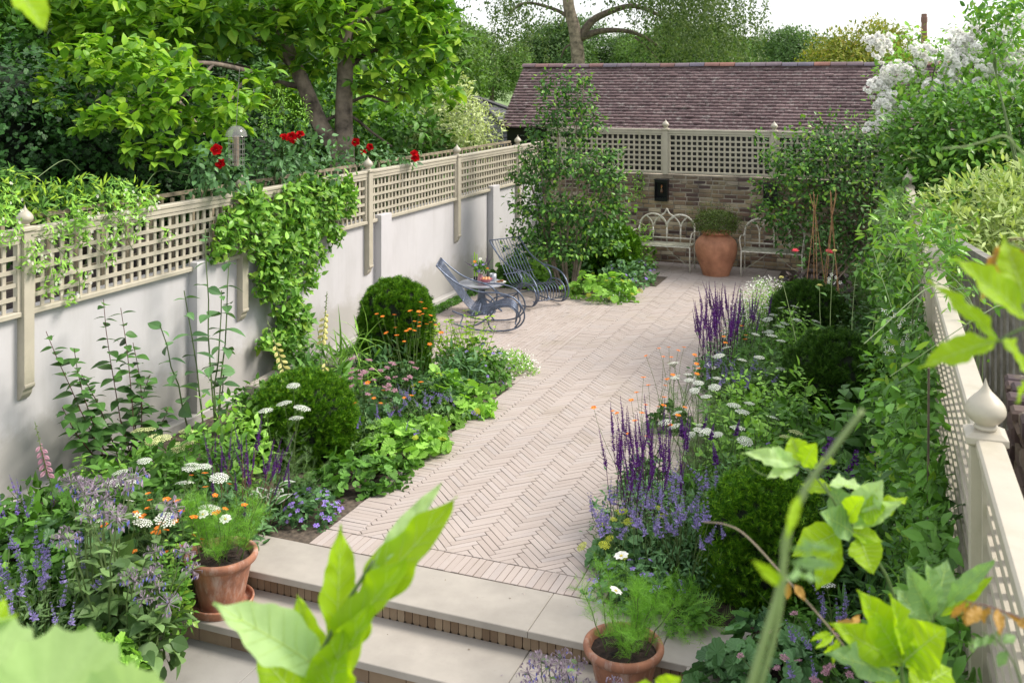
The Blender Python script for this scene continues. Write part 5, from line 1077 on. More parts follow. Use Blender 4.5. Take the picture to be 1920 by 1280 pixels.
# ------------------------------------------------------------------ beyond the left fence
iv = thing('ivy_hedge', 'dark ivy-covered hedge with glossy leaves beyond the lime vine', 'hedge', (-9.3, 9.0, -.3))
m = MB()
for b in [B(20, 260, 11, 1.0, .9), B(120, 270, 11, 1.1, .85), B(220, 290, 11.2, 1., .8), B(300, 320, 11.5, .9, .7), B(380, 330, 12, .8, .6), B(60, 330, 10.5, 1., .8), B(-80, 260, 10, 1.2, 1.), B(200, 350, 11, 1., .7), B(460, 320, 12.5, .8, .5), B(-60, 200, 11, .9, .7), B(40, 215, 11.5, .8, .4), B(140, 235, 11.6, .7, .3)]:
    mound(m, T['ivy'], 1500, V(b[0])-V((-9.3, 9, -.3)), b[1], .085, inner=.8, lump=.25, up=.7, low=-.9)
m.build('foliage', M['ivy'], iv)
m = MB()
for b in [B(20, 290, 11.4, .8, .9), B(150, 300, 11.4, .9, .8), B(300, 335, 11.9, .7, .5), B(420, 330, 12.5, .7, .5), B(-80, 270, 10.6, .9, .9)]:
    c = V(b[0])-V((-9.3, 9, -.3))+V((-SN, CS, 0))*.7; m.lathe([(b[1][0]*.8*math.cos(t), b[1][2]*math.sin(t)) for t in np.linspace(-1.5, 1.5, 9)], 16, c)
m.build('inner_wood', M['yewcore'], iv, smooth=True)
# magnolia
def tufts(m, blobs, nt, per, t, s, base, spread=.5):
    w = V([b[1][0]**2 for b in blobs]); w = w/w.sum(); k = rng.choice(len(blobs), nt, p=w); C = []
    for i in k:
        c, r_ = blobs[i]; d = rand_dir(1)[0]; C.append(V(c)+d*V(r_)*(.25+.75*rng.random()**.4))
    C = V(C); P = np.repeat(C, per, 0); n = len(P); D = unit(rand_dir(n)*V((1, 1, .6))+V((0, 0, .12))); P = P+D*s*.25*rng.random((n, 1))
    scatter(m, t, P-base, D+V((0, 0, -.1)), np.tile((0, 0, 1.), (n, 1))+rng.normal(size=(n, 3))*.35, size(n, s, .3)); return C
b0 = site(640, 330, 15.8); b0[2] = -.1
mg = thing('magnolia', 'spreading magnolia with big light-green leaves and leaning grey trunks beyond the left fence', 'tree', b0)
def limb(pts, r0, r1, D=15.8):
    c = spl([site(p[0], p[1], p[2] if len(p) > 2 else D) for p in pts], 6)-b0; m = MB(); m.tube(c, np.interp(np.linspace(0, 1, len(c)), [0, 1], [r0, r1]), 9); return m
limb([(650, 420), (648, 300), (645, 220), (648, 120), (652, 50), (690, -60)], .17, .10).build('trunk', M['bark_pale'], mg, smooth=True)
limb([(642, 420), (632, 290), (602, 235), (570, 160), (535, 80), (520, 20), (500, -80)], .15, .09).build('trunk', M['bark_pale'], mg, smooth=True)
limb([(430, 420, 13.5), (405, 300, 13.5), (372, 250, 13.5), (330, 190, 13.4), (290, 130, 13)], .12, .04).build('trunk', M['bark_pale'], mg, smooth=True)
for pts, r0, r1 in (([(575, 165), (500, 150), (470, 130), (400, 118), (280, 118), (200, 140)], .05, .02), ([(522, 20), (440, 10), (400, -5), (330, 10)], .06, .03), ([(650, 130), (700, 95), (780, 92), (840, 60)], .045, .015), ([(600, 230), (650, 215), (700, 250), (735, 275)], .03, .015), ([(640, 200), (690, 180), (730, 190), (760, 150)], .03, .012),
                    ([(400, 118), (370, 170), (340, 200)], .025, .01), ([(560, 150), (520, 100), (450, 60), (380, 50)], .035, .015), ([(340, 200, 13.4), (250, 190, 13), (190, 200, 12.8)], .02, .01), ([(652, 60), (600, 10), (560, -30)], .05, .03), ([(470, 135, 13), (400, 120, 11.5), (330, 122, 10.8), (250, 150, 10.3)], .035, .012), ([(400, 120, 11.5), (350, 175, 10.6), (300, 220, 10.2)], .02, .008), ([(470, 135, 13), (430, 190, 11.4), (400, 240, 10.8)], .02, .008), ([(330, 122, 10.8), (290, 180, 10.3), (225, 225, 10)], .012, .006), ([(650, 60), (720, 20), (800, 0)], .05, .02)):
    limb(pts, r0, r1).build('branch', M['bark'], mg, smooth=True)
blobs = [B(b[0], b[1], b[2]+(2.2 if 480 < b[0] < 720 and b[1] > 60 else 0), *b[3:]) for b in ((230, 90, 14, 1.0, .5), (330, 60, 14.5, 1.1, .6), (430, 40, 15, 1.1, .6), (480, 170, 15, .6, .3), (540, 190, 15, .5, .3), (590, 30, 15, 1.1, .6), (700, 40, 15.5, 1.1, .6), (780, 70, 15.8, .8, .7), (840, 100, 16, .45, .5), (740, 130, 15.5, .8, .45),
                             (800, 160, 16, .6, .4), (560, 120, 14, .6, .35), (140, 30, 14, 1.0, .5), (60, 30, 14, .9, .5), (820, 20, 16, .7, .5), (740, -30, 16, 1.2, .6), (500, -20, 15, 1.6, .5), (840, 190, 16, .3, .2), (570, 210, 14, .35, .2), (700, 200, 16, .5, .3), (180, 150, 13.5, .5, .3), (200, -20, 14, 1.5, .5), (620, 110, 16.5, .5, .4), (690, 110, 15, .4, .3))]
m = MB(); tufts(m, blobs, 640, 9, T['ovb'], .20, b0); m.build('crown', M['mag'], mg)
m = MB(); tufts(m, [B(*b) for b in ((300, 160, 10.3, .6, .28), (240, 215, 10.0, .5, .2), (330, 225, 10.2, .5, .24), (400, 185, 10.6, .5, .25), (200, 240, 9.9, .3, .12), (350, 265, 10.2, .35, .12), (270, 120, 10.6, .6, .3), (420, 230, 11, .35, .2), (180, 110, 10.8, .5, .3), (285, 285, 9.9, .28, .1), (120, 150, 10.8, .4, .2), (480, 150, 12, .4, .2), (90, 200, 10.4, .3, .1))], 270, 8, T['ovb'], .125, b0); m.build('lower_crown', M['mag'], mg)
m = MB(); tufts(m, blobs, 240, 8, T['ovb'], .19, b0); m.build('extra_shoots', M['jas'], mg)  # second leaf layer in another green, spread through the same crown
# rose bushes over the fence
def rosebush(label, base, blobs, heads, n):
    base = V(base); r_ = thing('rose_bush', label, 'rose', base); m = MB()
    for b in blobs: m.tube(spl([(0, 0, 0), V(b[0])*.5-base*.5+V((0, .1, .2)), V(b[0])-base], 4), .008, 5)
    for h in heads: m.tube(spl([V(blobs[0][0])-base, (V(h)-base)*.7+(V(blobs[0][0])-base)*.3, V(h)-base], 4), .004, 4)
    m.build('stems', M['stem'], r_); m = MB(); cloud(m, T['ov'], n, [(V(b[0])-base, b[1]) for b in blobs], .08, up=.7, inner=.2); m.build('foliage', M['blue'], r_)
    for h in heads: inst('flower', FM['rose_flower'], r_, V(h)-base, unit(V((.3, -.8, .5))+rng.normal(size=3)*.3), .10+.03*rng.random(), rng.random()*6)
rosebush('rose bush with a single red bloom, left of the bird feeder', (-7.5, 8.5, 0), [B(400, 310, 9.9, .3, .25), B(430, 330, 9.9, .3, .2), B(390, 330, 9.9, .25, .2)], [site(406, 281, 9.7), site(413, 307, 9.8)], 300)
rosebush('rose bush with three red blooms together, right of the bird feeder', (-7.6, 10.2, 0), [B(520, 290, 11.4, .5, .3), B(570, 285, 11.4, .4, .3), B(500, 320, 11.4, .5, .25), B(600, 310, 11.4, .4, .2), B(540, 250, 11.4, .2, .25)], [site(533, 258, 11.2), site(550, 262, 11.2), site(562, 253, 11.2), site(546, 257, 11.1)], 560)
rosebush('rose bush with small red blooms below the magnolia trunks', (-7.6, 12.5, 0), [B(670, 290, 13.6, .45, .25), B(710, 300, 13.6, .4, .2), B(640, 310, 13.6, .4, .2), B(760, 295, 13.8, .3, .15)], [site(667, 267, 13.4), site(680, 286, 13.4), site(693, 276, 13.5), site(777, 288, 13.6), site(779, 296, 13.6)], 420)
m_ = shrub('wispy_weed', 'tall thin feathery stems rising amid the red roses', 'plant', (-7.9, 10.6, 0), [[(-7.9, 10.6, 0), site(u, 300, 11.5), site(u+d, v, 11.5)] for u, d, v in ((500, -3, 215), (527, 3, 170), (555, 3, 220), (575, -4, 200))], [B(527, 200, 11.5, .12, .25), B(500, 230, 11.5, .1, .2), B(565, 215, 11.5, .12, .2)], 'dl', 500, .04, 'light', 'stem', .006)
# variegated shrub and others behind the far left fence
shrub('variegated_shrub', 'cream-variegated bushy shrub beyond the far end of the left fence', 'shrub', (-8.2, 17.6, -.1), [], [B(850, 200, 18.5, .6, .35), B(830, 250, 18.5, .75, .4), B(870, 240, 18.3, .7, .5), B(810, 280, 18.3, .6, .35), B(880, 285, 18.2, .5, .3), B(850, 160, 18.6, .35, .3)], 'dl', 6500, .085, 'vari2', inner=.55, up=.6)
for u, v, D, r_, h, mt, lb in ((720, 230, 20, 1.3, 1.2, 'mag', 'light-green leafy bush glimpsed between the magnolia trunks'), (620, 250, 19, 1.2, 1.0, 'deep', 'dark leafy bush behind the leaning magnolia trunks'), (500, 240, 19, 1.4, 1.2, 'mid', 'mid-green bush behind the bird feeder'), (770, 270, 18, .7, .6, 'mid', 'leafy bush tucked left of the variegated shrub'), (400, 240, 18, 1.4, 1.1, 'dark', 'dark evergreen bush in shade left of the bird feeder')):
    c = site(u, v, D); shrub('garden_bush', lb, 'shrub', (c[0], c[1], -.2), [], [(c, (r_, r_, h)), (c+V((.5, .2, -.5)), (r_, r_, h)), (c+V((-.6, .1, -.7)), (r_, r_, h))], 'ov', 2600, .15, mt, inner=.6)
plant('purple_leaf_shrub', 'dark purple-leaved bush in shade behind the red roses', 'shrub', (-9.0, 11.8, .9), [('ov', 800, (.8, .8, .9), .1, 'purple_leaf')])
plant('wall_bellflower', 'small yellow-green tuft growing from the top of the brick wall', 'wall plant', V((-4.55, 17.86, 1.36)), [('ov', 160, (.12, .08, .26), .05, 'light', dict(low=-.9))], None, [('geranium_flower', 'flower', 4, .03, 'shell')])
plant('laurel', 'bright glossy laurel bush at the far left edge above the ivy', 'shrub', site(-10, 130, 13)-V((0, 0, .9)), [('ov', 3200, (1.0, 1.0, 1.7), .13, 'mid', dict(inner=.7))])
# ------------------------------------------------------------------ trees
def tree_mesh(nm, lobes, n, t, s, mt, seed=0, inner=.5, up=.6):
    m = MB()
    for (c, r_) in lobes: mound(m, T[t], int(n*r_[0]*r_[2]/sum(l[1][0]*l[1][2] for l in lobes)), c, r_, s, inner=inner, lump=.3, up=up, low=-.8)
    return m.build('crown', M[mt], link=False)
def lobes_for(W, H, n, z0):
    L = [((0, 0, z0+H*.5), (W*.33, W*.33, H*.36))]
    for i in range(n):
        d = rand_dir(1)[0]; q = .62+.2*rng.random(); r_ = W*(.13+.09*rng.random()); L.append(((d[0]*W*.5*q, d[1]*W*.5*q, z0+H*.5+d[2]*H*.5*q), (r_, r_, r_*.75)))
    return L
def tree(nm, label, u, D, me, ztrunk, sc=1, rz=0, th=.3, zc=4, group=None, hs=None):
    p = site(u, 150, D); p[2] = -.9 if D > 40 else -.3; r_ = thing(nm, label, 'tree', p, rz, group); r_.scale = (sc, sc, sc*(hs or 1))
    o = bpy.data.objects.new('crown', me); COL.objects.link(o); o.parent = r_
    m = MB(); m.tube([(0, 0, 0), (.05*zc, .02*zc, zc*.6), (0, 0, zc*1.6)], [th, th*.5], 8)
    for i in range(7): a = i*.9; m.tube(spl([(0, 0, zc*.6+.15*i), (zc*.25*math.cos(a), zc*.25*math.sin(a), zc*1.1+.1*i), (zc*.5*math.cos(a), zc*.5*math.sin(a), zc*1.5)], 3), [th*.35, th*.1], 5)
    m.build('trunk', M['bark'], r_, smooth=True); return r_
t1 = tree_mesh('a', lobes_for(10, 9.5, 26, 1.0), 26000, 'dia', .30, 'far'); t2 = tree_mesh('b', lobes_for(10, 9, 30, .8), 26000, 'dia', .30, 'far2'); t3 = tree_mesh('c', lobes_for(7, 6, 24, 1.2), 19000, 'dia', .20, 'gold')
t4 = tree_mesh('d', lobes_for(8, 9, 28, .5), 26000, 'dia', .24, 'deep'); t5 = tree_mesh('e', lobes_for(5, 12, 26, .5), 24000, 'dia', .2, 'dark')
tree('park_tree', 'round bright green park tree between the magnolia and the weeping tree', 920, 120, t1, 0, 1.0, .3)
tree('park_tree', 'tall green park tree seen through the weeping branches left of the grey trunk', 1010, 150, t1, 0, 1.15, 1.9)
tree('park_tree', 'green park tree just right of the grey weeping trunk, low above the ridge', 1180, 135, t2, 0, 1.1, 2.6)
tree('park_tree', 'green park tree behind the right half of the weeping tree', 1330, 125, t1, 0, 1.1, 4)
tree('park_tree', 'rounded dark green tree left of the golden tree above the tiled ridge', 1492, 88, t2, 0, .9, 5)
tree('golden_tree', 'golden-tinged broad tree above the right part of the tiled ridge', 1608, 42, t3, 0, .84, 1, .2, 3, hs=1.1); 
tree('golden_tree', 'smaller golden-green tree just left of the factory chimney', 1668, 44, t3, 0, .74, 2.7, .2, 3)
tree('park_tree', 'dark rounded tree behind the golden tree and left of the chimney', 1650, 92, t2, 0, .70, 2)
tree('park_tree', 'green tree right of the factory chimney behind the white roses', 1795, 90, t1, 0, .70, 3.2)
tree('park_tree', 'green tree at the right edge behind the rambling rose', 1910, 84, t2, 0, .72, .9)
tree('park_tree', 'far green tree under the weeping branches at the left end of the roof', 850, 150, t1, 0, 1.4, 1.1)
tree('dense_tree', 'dense dark tree filling the top left corner behind the laurel', 60, 24, t4, 0, .95, .4, hs=.9)
tree('dense_tree', 'dense dark-green tree behind the left limbs of the magnolia', 230, 28, t4, 0, 1.0, 2.4, hs=.9)
tree('dense_tree', 'dense green tree directly behind the middle of the magnolia', 400, 26, t4, 0, .95, 4.4, hs=.85)
tree('dense_tree', 'dense green tree behind the magnolia trunks', 570, 38, t1, 0, .85, 3.4)
tree('dense_tree', 'dense green tree behind the right side of the magnolia crown', 740, 52, t1, 0, .9, 5.1)
tree('dark_conifer', 'dark conifer rising behind the ivy hedge', 140, 18, t5, 0, .62, 0)
tree('dark_conifer', 'dark conifer between the ivy hedge and bird feeder', 320, 19, t5, 0, .5, 2)
tree('far_tree', 'distant tree on the horizon seen left of the weeping tree trunk', 1060, 130, t2, 0, 1.3, 2)
tree('far_tree', 'distant tree on the horizon behind the tiled roof middle', 1250, 125, t1, 0, 1.2, 2)
tree('far_tree', 'distant tree on the horizon between the weeping and golden trees', 1440, 130, t2, 0, 1.0, 4)
# weeping tree
b0 = site(1082, 200, 44); b0[2] = -.9; wt = thing('weeping_tree', 'huge weeping tree with pale grey trunk and hanging branches behind the tiled roof', 'tree', b0)
def wl_(pts, r0, r1, D=44):
    c = spl([site(p[0], p[1], D+(p[2] if len(p) > 2 else 0)) for p in pts], 5)-b0; m = MB(); m.tube(c, np.interp(np.linspace(0, 1, len(c)), [0, 1], [r0, r1]), 9); return m
wl_([(1082, 190), (1084, 120), (1078, 60), (1066, 10), (1062, -60), (1050, -160)], .33, .2).build('trunk', M['bark_pale'], wt, smooth=True)
for pts, r0, r1 in (([(1086, 75), (1110, 40), (1150, 20), (1190, 12), (1240, 30)], .2, .08), ([(1088, 72), (1130, 58), (1190, 62), (1240, 90)], .17, .05), ([(1070, 35), (1040, 18), (985, 6), (950, 30)], .1, .04), ([(1062, -40), (1150, -80), (1260, -90), (1340, -60)], .2, .06), ([(1060, -50), (990, -90), (930, -70)], .16, .05), ([(1086, 75), (1060, 90), (1052, 110)], .05, .03), ([(1190, 70), (1215, 90), (1240, 120)], .05, .02)):
    wl_(pts, r0, r1).build('branch', M['bark'], wt, smooth=True)
m = MB(); ms = MB(); P = []; Dd = []
for i in range(1350):
    k_ = rng.choice(4, p=[.58, .16, .17, .09]); u = (1312, 1205, 965, 1080)[k_]+rng.normal()*(58, 42, 38, 70)[k_]; dd = rng.uniform(-5, 5)
    edge = (1-((u-1165)/275)**2); v0 = -150+rng.random()*(215 if k_ in (0, 2) else 130)+(abs(u-1312)/60)**2*14*(k_ == 0); L = rng.uniform(1.0, 3.2)*(1 if u > 1190 else .8)
    if k_ == 3: v0 = -160+rng.random()*90
    if u > 1440: continue
    p = site(u, v0, 44+dd)-b0; k = int(L/.085); zz = np.arange(k)*.085; wv = np.c_[np.sin(zz*2+i)*.06, np.cos(zz*1.7+i)*.06, -zz]; q = p+wv; q = q[(q[:, 2] > 2.2)]
    P.append(q)
P = np.vstack(P); n = len(P); scatter(m, T['dia'], P+rng.normal(size=(n, 3))*.06, rand_dir(n)*.8+V((0, 0, -.7)), rand_dir(n), size(n, .15, .4)); m.build('hanging_foliage', M['willow'], wt)
# iron railing and figures are too small; a low park rail
m = MB(); p0 = site(880, 212, 60)
for i in range(90): m.box(p0[0]+i*.12-.01, p0[0]+i*.12+.01, p0[1]-.01, p0[1]+.01, -1., .25)
m.box(p0[0]-.2, p0[0]+11, p0[1]-.02, p0[1]+.02, .2, .25); m.box(p0[0]-.2, p0[0]+11, p0[1]-.02, p0[1]+.02, -.7, -.65); tag(m.build('park_railing', M['black']), 'black park railing far away on the lawn left of the tiled roof', 'fence')
# ------------------------------------------------------------------ beyond the right fence
RB = lambda u, v, D, rx, rz_=None: (site(u, v, D), (rx, rx, rz_ or rx))
shrub('variegated_bush', 'golden-cream variegated bush beside the second and third onion finials', 'shrub', (1.5, 8.8, -.1), [], [RB(1800, 400, 8.2, .35, .25), RB(1860, 390, 8.2, .42, .3), RB(1910, 430, 8, .4, .3), RB(1840, 450, 7.8, .4, .25), RB(1790, 450, 8., .3, .25), RB(1960, 380, 8.2, .5, .4), RB(1860, 500, 7.8, .5, .3), RB(1920, 350, 8.6, .3, .2)], 'dl', 4600, .085, 'vari', inner=.6, up=.9, out=1.)
shrub('lime_bush', 'big bush with fresh light-green leaves behind the farthest onion finials', 'shrub', (1.9, 11.6, -.1), [], [RB(1740, 250, 11.5, .55, .4), RB(1800, 240, 11.5, .7, .45), RB(1870, 250, 11.2, .7, .5), RB(1930, 290, 11, .8, .5), RB(1720, 310, 11.3, .4, .4), RB(1780, 320, 11, .6, .4), RB(1850, 330, 10.8, .7, .4), RB(1760, 380, 11.4, .6, .4), RB(1990, 240, 11, .9, .6), RB(1700, 270, 11.6, .3, .3)], 'ov', 7600, .085, 'mid', inner=.45, up=.9, out=.9)
m = MB(); x_ = bpy.data.objects['lime_bush']; cloud(m, T['ov'], 2300, [(b[0]-V((1.9, 11.6, -.1)), tuple(q*1.06 for q in b[1])) for b in [RB(1740, 245, 11.5, .55, .4), RB(1800, 235, 11.5, .7, .45), RB(1870, 245, 11.2, .7, .5), RB(1930, 285, 11, .8, .5), RB(1780, 320, 11, .6, .4), RB(1850, 330, 10.8, .7, .4)]], .085, up=1.2, inner=.85); m.build('young_leaves', M['jas'], x_)
plant('elder', 'flat yellow-green elder flower heads before the light-green bush', 'shrub', site(1728, 330, 10.9)-V((0, 0, .5)), [('ov', 100, (.3, .3, .35), .1, 'mid')], dict(pts=[(-.1, 0, .68), (.16, -.05, .55)]), [('umbel_g', 'flower_head', 2, .2, 'tip')], rz=0)
base = V((1.6, 12.6, -.1)); rr = thing('rambling_rose', 'rambling rose covered in clusters of white blooms at the top right', 'rose', base)
rbl = [RB(1700, 90, 12.8, .3, .3), RB(1680, 150, 12.6, .35, .4), RB(1672, 220, 12.5, .25, .4), RB(1760, 130, 12.8, .7, .4), RB(1830, 110, 12.8, .7, .5), RB(1900, 110, 12.6, .7, .5), RB(1800, 180, 12.5, .8, .3), RB(1890, 190, 12.4, .8, .3), RB(1960, 100, 12.6, .9, .8), RB(1720, 180, 12.6, .5, .3), RB(1880, 60, 12.8, .4, .4)]
m = MB(); cloud(m, T['ov'], 5200, [(b[0]-base, b[1]) for b in rbl], .075, up=.7, inner=.35); m.build('foliage', M['light'], rr)
m = MB()
for u, v in ((1700, 70), (1680, 240), (1790, 60), (1850, 30), (1890, 0), (1910, 60), (1640, 180), (1760, 90)): m.tube(spl([base*0, site(1760, 240, 12.6)-base, site(u, v, 12.6)-base], 5), [.02, .004], 5)
m.build('stems', M['stem'], rr)
hd = [(1640, 85), (1655, 90), (1668, 80), (1650, 150), (1660, 165), (1672, 150), (1645, 185), (1655, 200), (1668, 215), (1650, 225), (1675, 235), (1660, 245), (1690, 140), (1700, 130), (1645, 160), (1680, 200), (1690, 215), (1745, 100), (1800, 80), (1815, 75), (1830, 95), (1815, 110), (1850, 60), (1870, 75), (1790, 135), (1780, 150), (1805, 165), (1815, 180), (1740, 115), (1725, 165), (1850, 145),
      (1862, 155), (1900, 90), (1915, 110), (1900, 125), (1915, 60), (1875, 175), (1870, 190), (1885, 180), (1905, 150), (1845, 120), (1820, 60), (1840, 75), (1790, 120), (1760, 170), (1735, 190), (1915, 35), (1890, 45), (1750, 185), (1720, 190), (1800, 95), (1785, 105)]
for u, v in hd:
    for j in range(2):
        inst('flower_cluster', FM['rose_cluster'], rr, site(u+rng.normal()*12, v+rng.normal()*9, 12.15+.3*rng.random())-base, unit(V((-.2, -.8, .5))+rng.normal(size=3)*.3), .20*(.6+.7*rng.random()), rng.random()*6)
shrub('arching_vine', 'sparse leafy sprays arching into the white sky at the top right', 'climber', (1.4, 8.5, 0), [[(1.4, 8.5, 0), site(1870, 150, 9), site(a, b, 9)] for a, b in ((1850, 10), (1890, 20), (1835, 50), (1910, -30), (1880, 80))], [RB(1860, 30, 9, .22, .12), RB(1850, 60, 9, .15, .1), RB(1905, 20, 9, .2, .2), RB(1840, 10, 9, .12, .1), RB(1880, 90, 9, .15, .15)], 'ov', 330, .07, 'jas', 'stem', .006)
# ------------------------------------------------------------------ shoots close to the viewer
def T_big(w=.45, wide=.45, droop=.15, fold=.10, wav=.02, seg=44, lob=0., fq=3.3):
    v, f = [], []; xs = np.linspace(0, 1, seg+1); A = (-1, -.6, -.25, 0, .25, .6, 1)
    for i, x in enumerate(xs):
        hw = w/2*math.sin(math.pi*min(.999, max(.004, x**(math.log(.5)/math.log(wide)))))**.9*(1-.55*x**5)*(1+(lob+.015)*math.sin(x*fq*6.283)*(x > .1)+.014*math.sin(x*41)); z = -droop*x*x+.02*math.sin(x*5)
        for a in A: v.append((x, a*hw, z+fold*abs(a)**1.3*hw*1.6+wav*(math.sin(x*15+a*2.5)*abs(a)+.6*math.sin(x*33+(2 if a > 0 else 0))*abs(a)**2)+.010*abs(math.sin(x*26-abs(a)*2.2))*(abs(a) > .1)*(.4+w)))
    for i in range(seg):
        for j in range(6): k = i*7+j; f.append((k, k+7, k+8, k+1))
    return tmpl(v, f)
def veined(name, c1, c2, tr, tc):
    m = leafm(name, c1, c2, tr=tr, rough=.5, tc=tc); nt = m.node_tree; b = nt.nodes['Principled BSDF']
    bump(nt, b, noise(nt, 60, 4, .6), .35, .004); return m
M['fglime'] = veined('shoot_lime', (.24, .46, .012), (.36, .56, .02), .5, (1.25, 1.2, .4)); M['fgpale'] = veined('shoot_pale', (.42, .60, .24), (.48, .66, .30), .45, (1.1, 1.15, .7)); M['fggrey'] = veined('shoot_grey', (.17, .32, .12), (.23, .38, .15), .35, (1.2, 1.3, .6))
M['vein'] = leafm('vein', (.42, .56, .16), (.50, .62, .22), tr=.3)
def shoot(name, label, cat, stems, leaves, D0, sm='stem'):
    """leaves: (u0,v0,u1,v1,width px,material,[depth shift of the tip])"""
    s0 = stems[0][0]; base = site(s0[0], s0[1], D0+(s0[2] if len(s0) > 2 else 0)); r_ = thing(name, label, cat, base)
    for st in stems:
        th = st[-1]; c = spl([site(p[0], p[1], D0+(p[2] if len(p) > 2 else 0))-base for p in st[:-1]], 6); m = MB(); m.tube(c, np.linspace(th, th*.6, len(c)), 8); m.build('stem', M[sm], r_, smooth=True)
    for lf in leaves:
        u0, v0, u1, v1, w, mt = lf[:6]; dz = lf[6] if len(lf) > 6 else rng.uniform(-.06, .06)
        a, b = site(u0, v0, D0), site(u1, v1, D0+dz); L = np.linalg.norm(b-a); d = (b-a)/L; cd = unit(V((0, 0, EYE))-a)
        n = unit(cd*.75+V((0, 0, .5))+rng.normal(size=3)*.22); m = MB(); tp = None
        tp = T_big((w*D0/F)/L, lf[7] if len(lf) > 7 else .5, .02, .2*random.uniform(.5, 1.3), .028*random.uniform(.6, 1.5), lob=lf[8] if len(lf) > 8 else .03, fq=random.uniform(2.5, 4)); scatter(m, tp, [a-base], [d], [n], [L])
        if w > 26:                                                  # midrib and side veins stand slightly proud of the blade
            vv = m.v[0]+unit(np.cross(d, np.cross(n, d)))*.0006; G = vv.reshape(-1, 7, 3); k = len(G); wr = w*D0/F
            m.tube(G[::2, 3], np.linspace(.018, .004, len(G[::2]))*wr, 5, 1, cap=False)
            for i in range(3, k-8, 5):
                for s_ in (0, 1):
                    J_ = (3, 4, 5, 6) if s_ else (3, 2, 1, 0); m.tube([G[min(k-1, i+q*2), j]*(.96 if q == 3 else 1)+G[min(k-1, i+q*2), 3]*(.04 if q == 3 else 0) for q, j in enumerate(J_)], np.array([.008, .006, .004, .002])*wr, 4, 1, cap=False)
        m.build('leaf', [M[mt], M['vein']], r_, smooth=True)
    return r_
g, p, q = 'fglime', 'fgpale', 'fggrey'
shoot('broad_leaf_shoot', 'large bright lime shoot with ragged leaves close to the viewer at the bottom centre', 'shoot', [[(560, 1420), (575, 1290), (640, 1150), (700, 1050), .004]],
      [(640, 1190, 850, 930, 88, g, 0, .55, .12), (690, 1080, 830, 900, 40, p, .05), (625, 1240, 642, 985, 72, g, .03, .55, .12), (620, 1270, 403, 1125, 108, p, .0, .5, .08), (600, 1300, 555, 1115, 84, g), (600, 1270, 758, 1042, 80, g, -.03, .6, .14), (585, 1370, 690, 1130, 84, g, -.05), (590, 1350, 480, 1215, 96, g, .05), (600, 1400, 640, 1180, 110, g, -.04)], 1.25)
lo = thing('scalloped_leaf_shoot', 'very large pale scalloped leaves close to the viewer in the bottom left corner', 'shoot', site(150, 1420, .92))
lb_ = site(150, 1420, .92)
for (u, v, R_, dr) in ((85, 1345, 165, (-.35, .9)), (250, 1345, 118, (.5, .9)), (-30, 1275, 110, (-.7, .6))):
    c = site(u, v, .92)-lb_; k = T_lobed(15, .10, .22, notch=.1, sub=4); rx = V((CS, SN, 0)); uz = V((0, 0, 1)); cd = unit(V((0, 0, EYE))-site(u, v, .92))
    tv, fa = k; tv = tv.copy(); ang = np.arctan2(tv[:, 1], tv[:, 0]); tv[:, 2] += .02*np.sin(ang*5)*np.linalg.norm(tv[:, :2], axis=1)*2
    m = MB(); scatter(m, (tv, fa), [c], [rx*dr[0]+uz*dr[1]], [cd+V((0, 0, .35))], [2*R_*.92/F]); m.build('leaf', M['fgpale'], lo, smooth=True)
m = MB(); m.tube(spl([V((0, 0, -.3)), V((0, 0, -.1)), site(110, 1325, .93)-lb_], 5), .004, 6); m.build('stem', M['stem_pale'], lo, smooth=True)
shoot('lime_leaf_tip', 'small lime leaf tips at the far left edge above the pale scalloped leaves', 'shoot', [[(-40, 1250), (-20, 1190), (-10, 1150), .002]], [(-25, 1200, 12, 1118, 40, g), (-20, 1180, 34, 1150, 40, g)], .95)
shoot('twisting_stem', 'thick blurred green vine stem rising close to the viewer on the right', 'shoot', [[(1395, 1330), (1430, 1210), (1462, 1100), (1478, 1000), (1505, 925), (1560, 845), (1618, 768), .0034], [(1410, 1330), (1450, 1200), (1470, 1090), (1470, 1010), (1510, 925), .0024]],
      [(1485, 1030, 1560, 1022, 22, q), (1482, 1055, 1570, 1058, 24, q), (1475, 1085, 1540, 1080, 26, q), (1470, 1100, 1412, 1050, 24, g), (1500, 925, 1475, 1010, 20, g)], .78, 'stem_pale')
shoot('lime_shoot', 'lime leaf cluster and curling tendril left of the blurred stem tip', 'shoot', [[(1560, 935), (1530, 895), (1500, 870), .0018], [(1500, 872), (1450, 892), (1415, 882), (1405, 860), (1425, 838), .0012]],
      [(1500, 868, 1396, 848, 34, p), (1505, 866, 1482, 818, 46, g), (1498, 878, 1440, 892, 34, p), (1520, 880, 1566, 862, 34, g), (1470, 862, 1448, 838, 24, p), (1505, 875, 1530, 830, 40, g)], 1.7)
shoot('lime_shoot', 'drooping lime leaf cluster hanging before the nearest right yew dome', 'shoot', [[(1695, 1190), (1660, 1075), (1590, 985), (1545, 905), .0030]],
      [(1592, 985, 1560, 905, 52, q), (1600, 985, 1655, 898, 58, p), (1605, 985, 1700, 928, 50, g), (1600, 990, 1690, 938, 34, p), (1580, 995, 1486, 1040, 62, g), (1575, 1005, 1530, 1108, 46, g), (1590, 995, 1656, 1014, 40, g), (1610, 1005, 1638, 1075, 62, g), (1560, 920, 1500, 905, 34, g), (1600, 1000, 1540, 960, 60, q), (1610, 960, 1660, 950, 66, g), (1555, 910, 1625, 912, 40, p), (1590, 975, 1618, 930, 44, g)], 1.75)
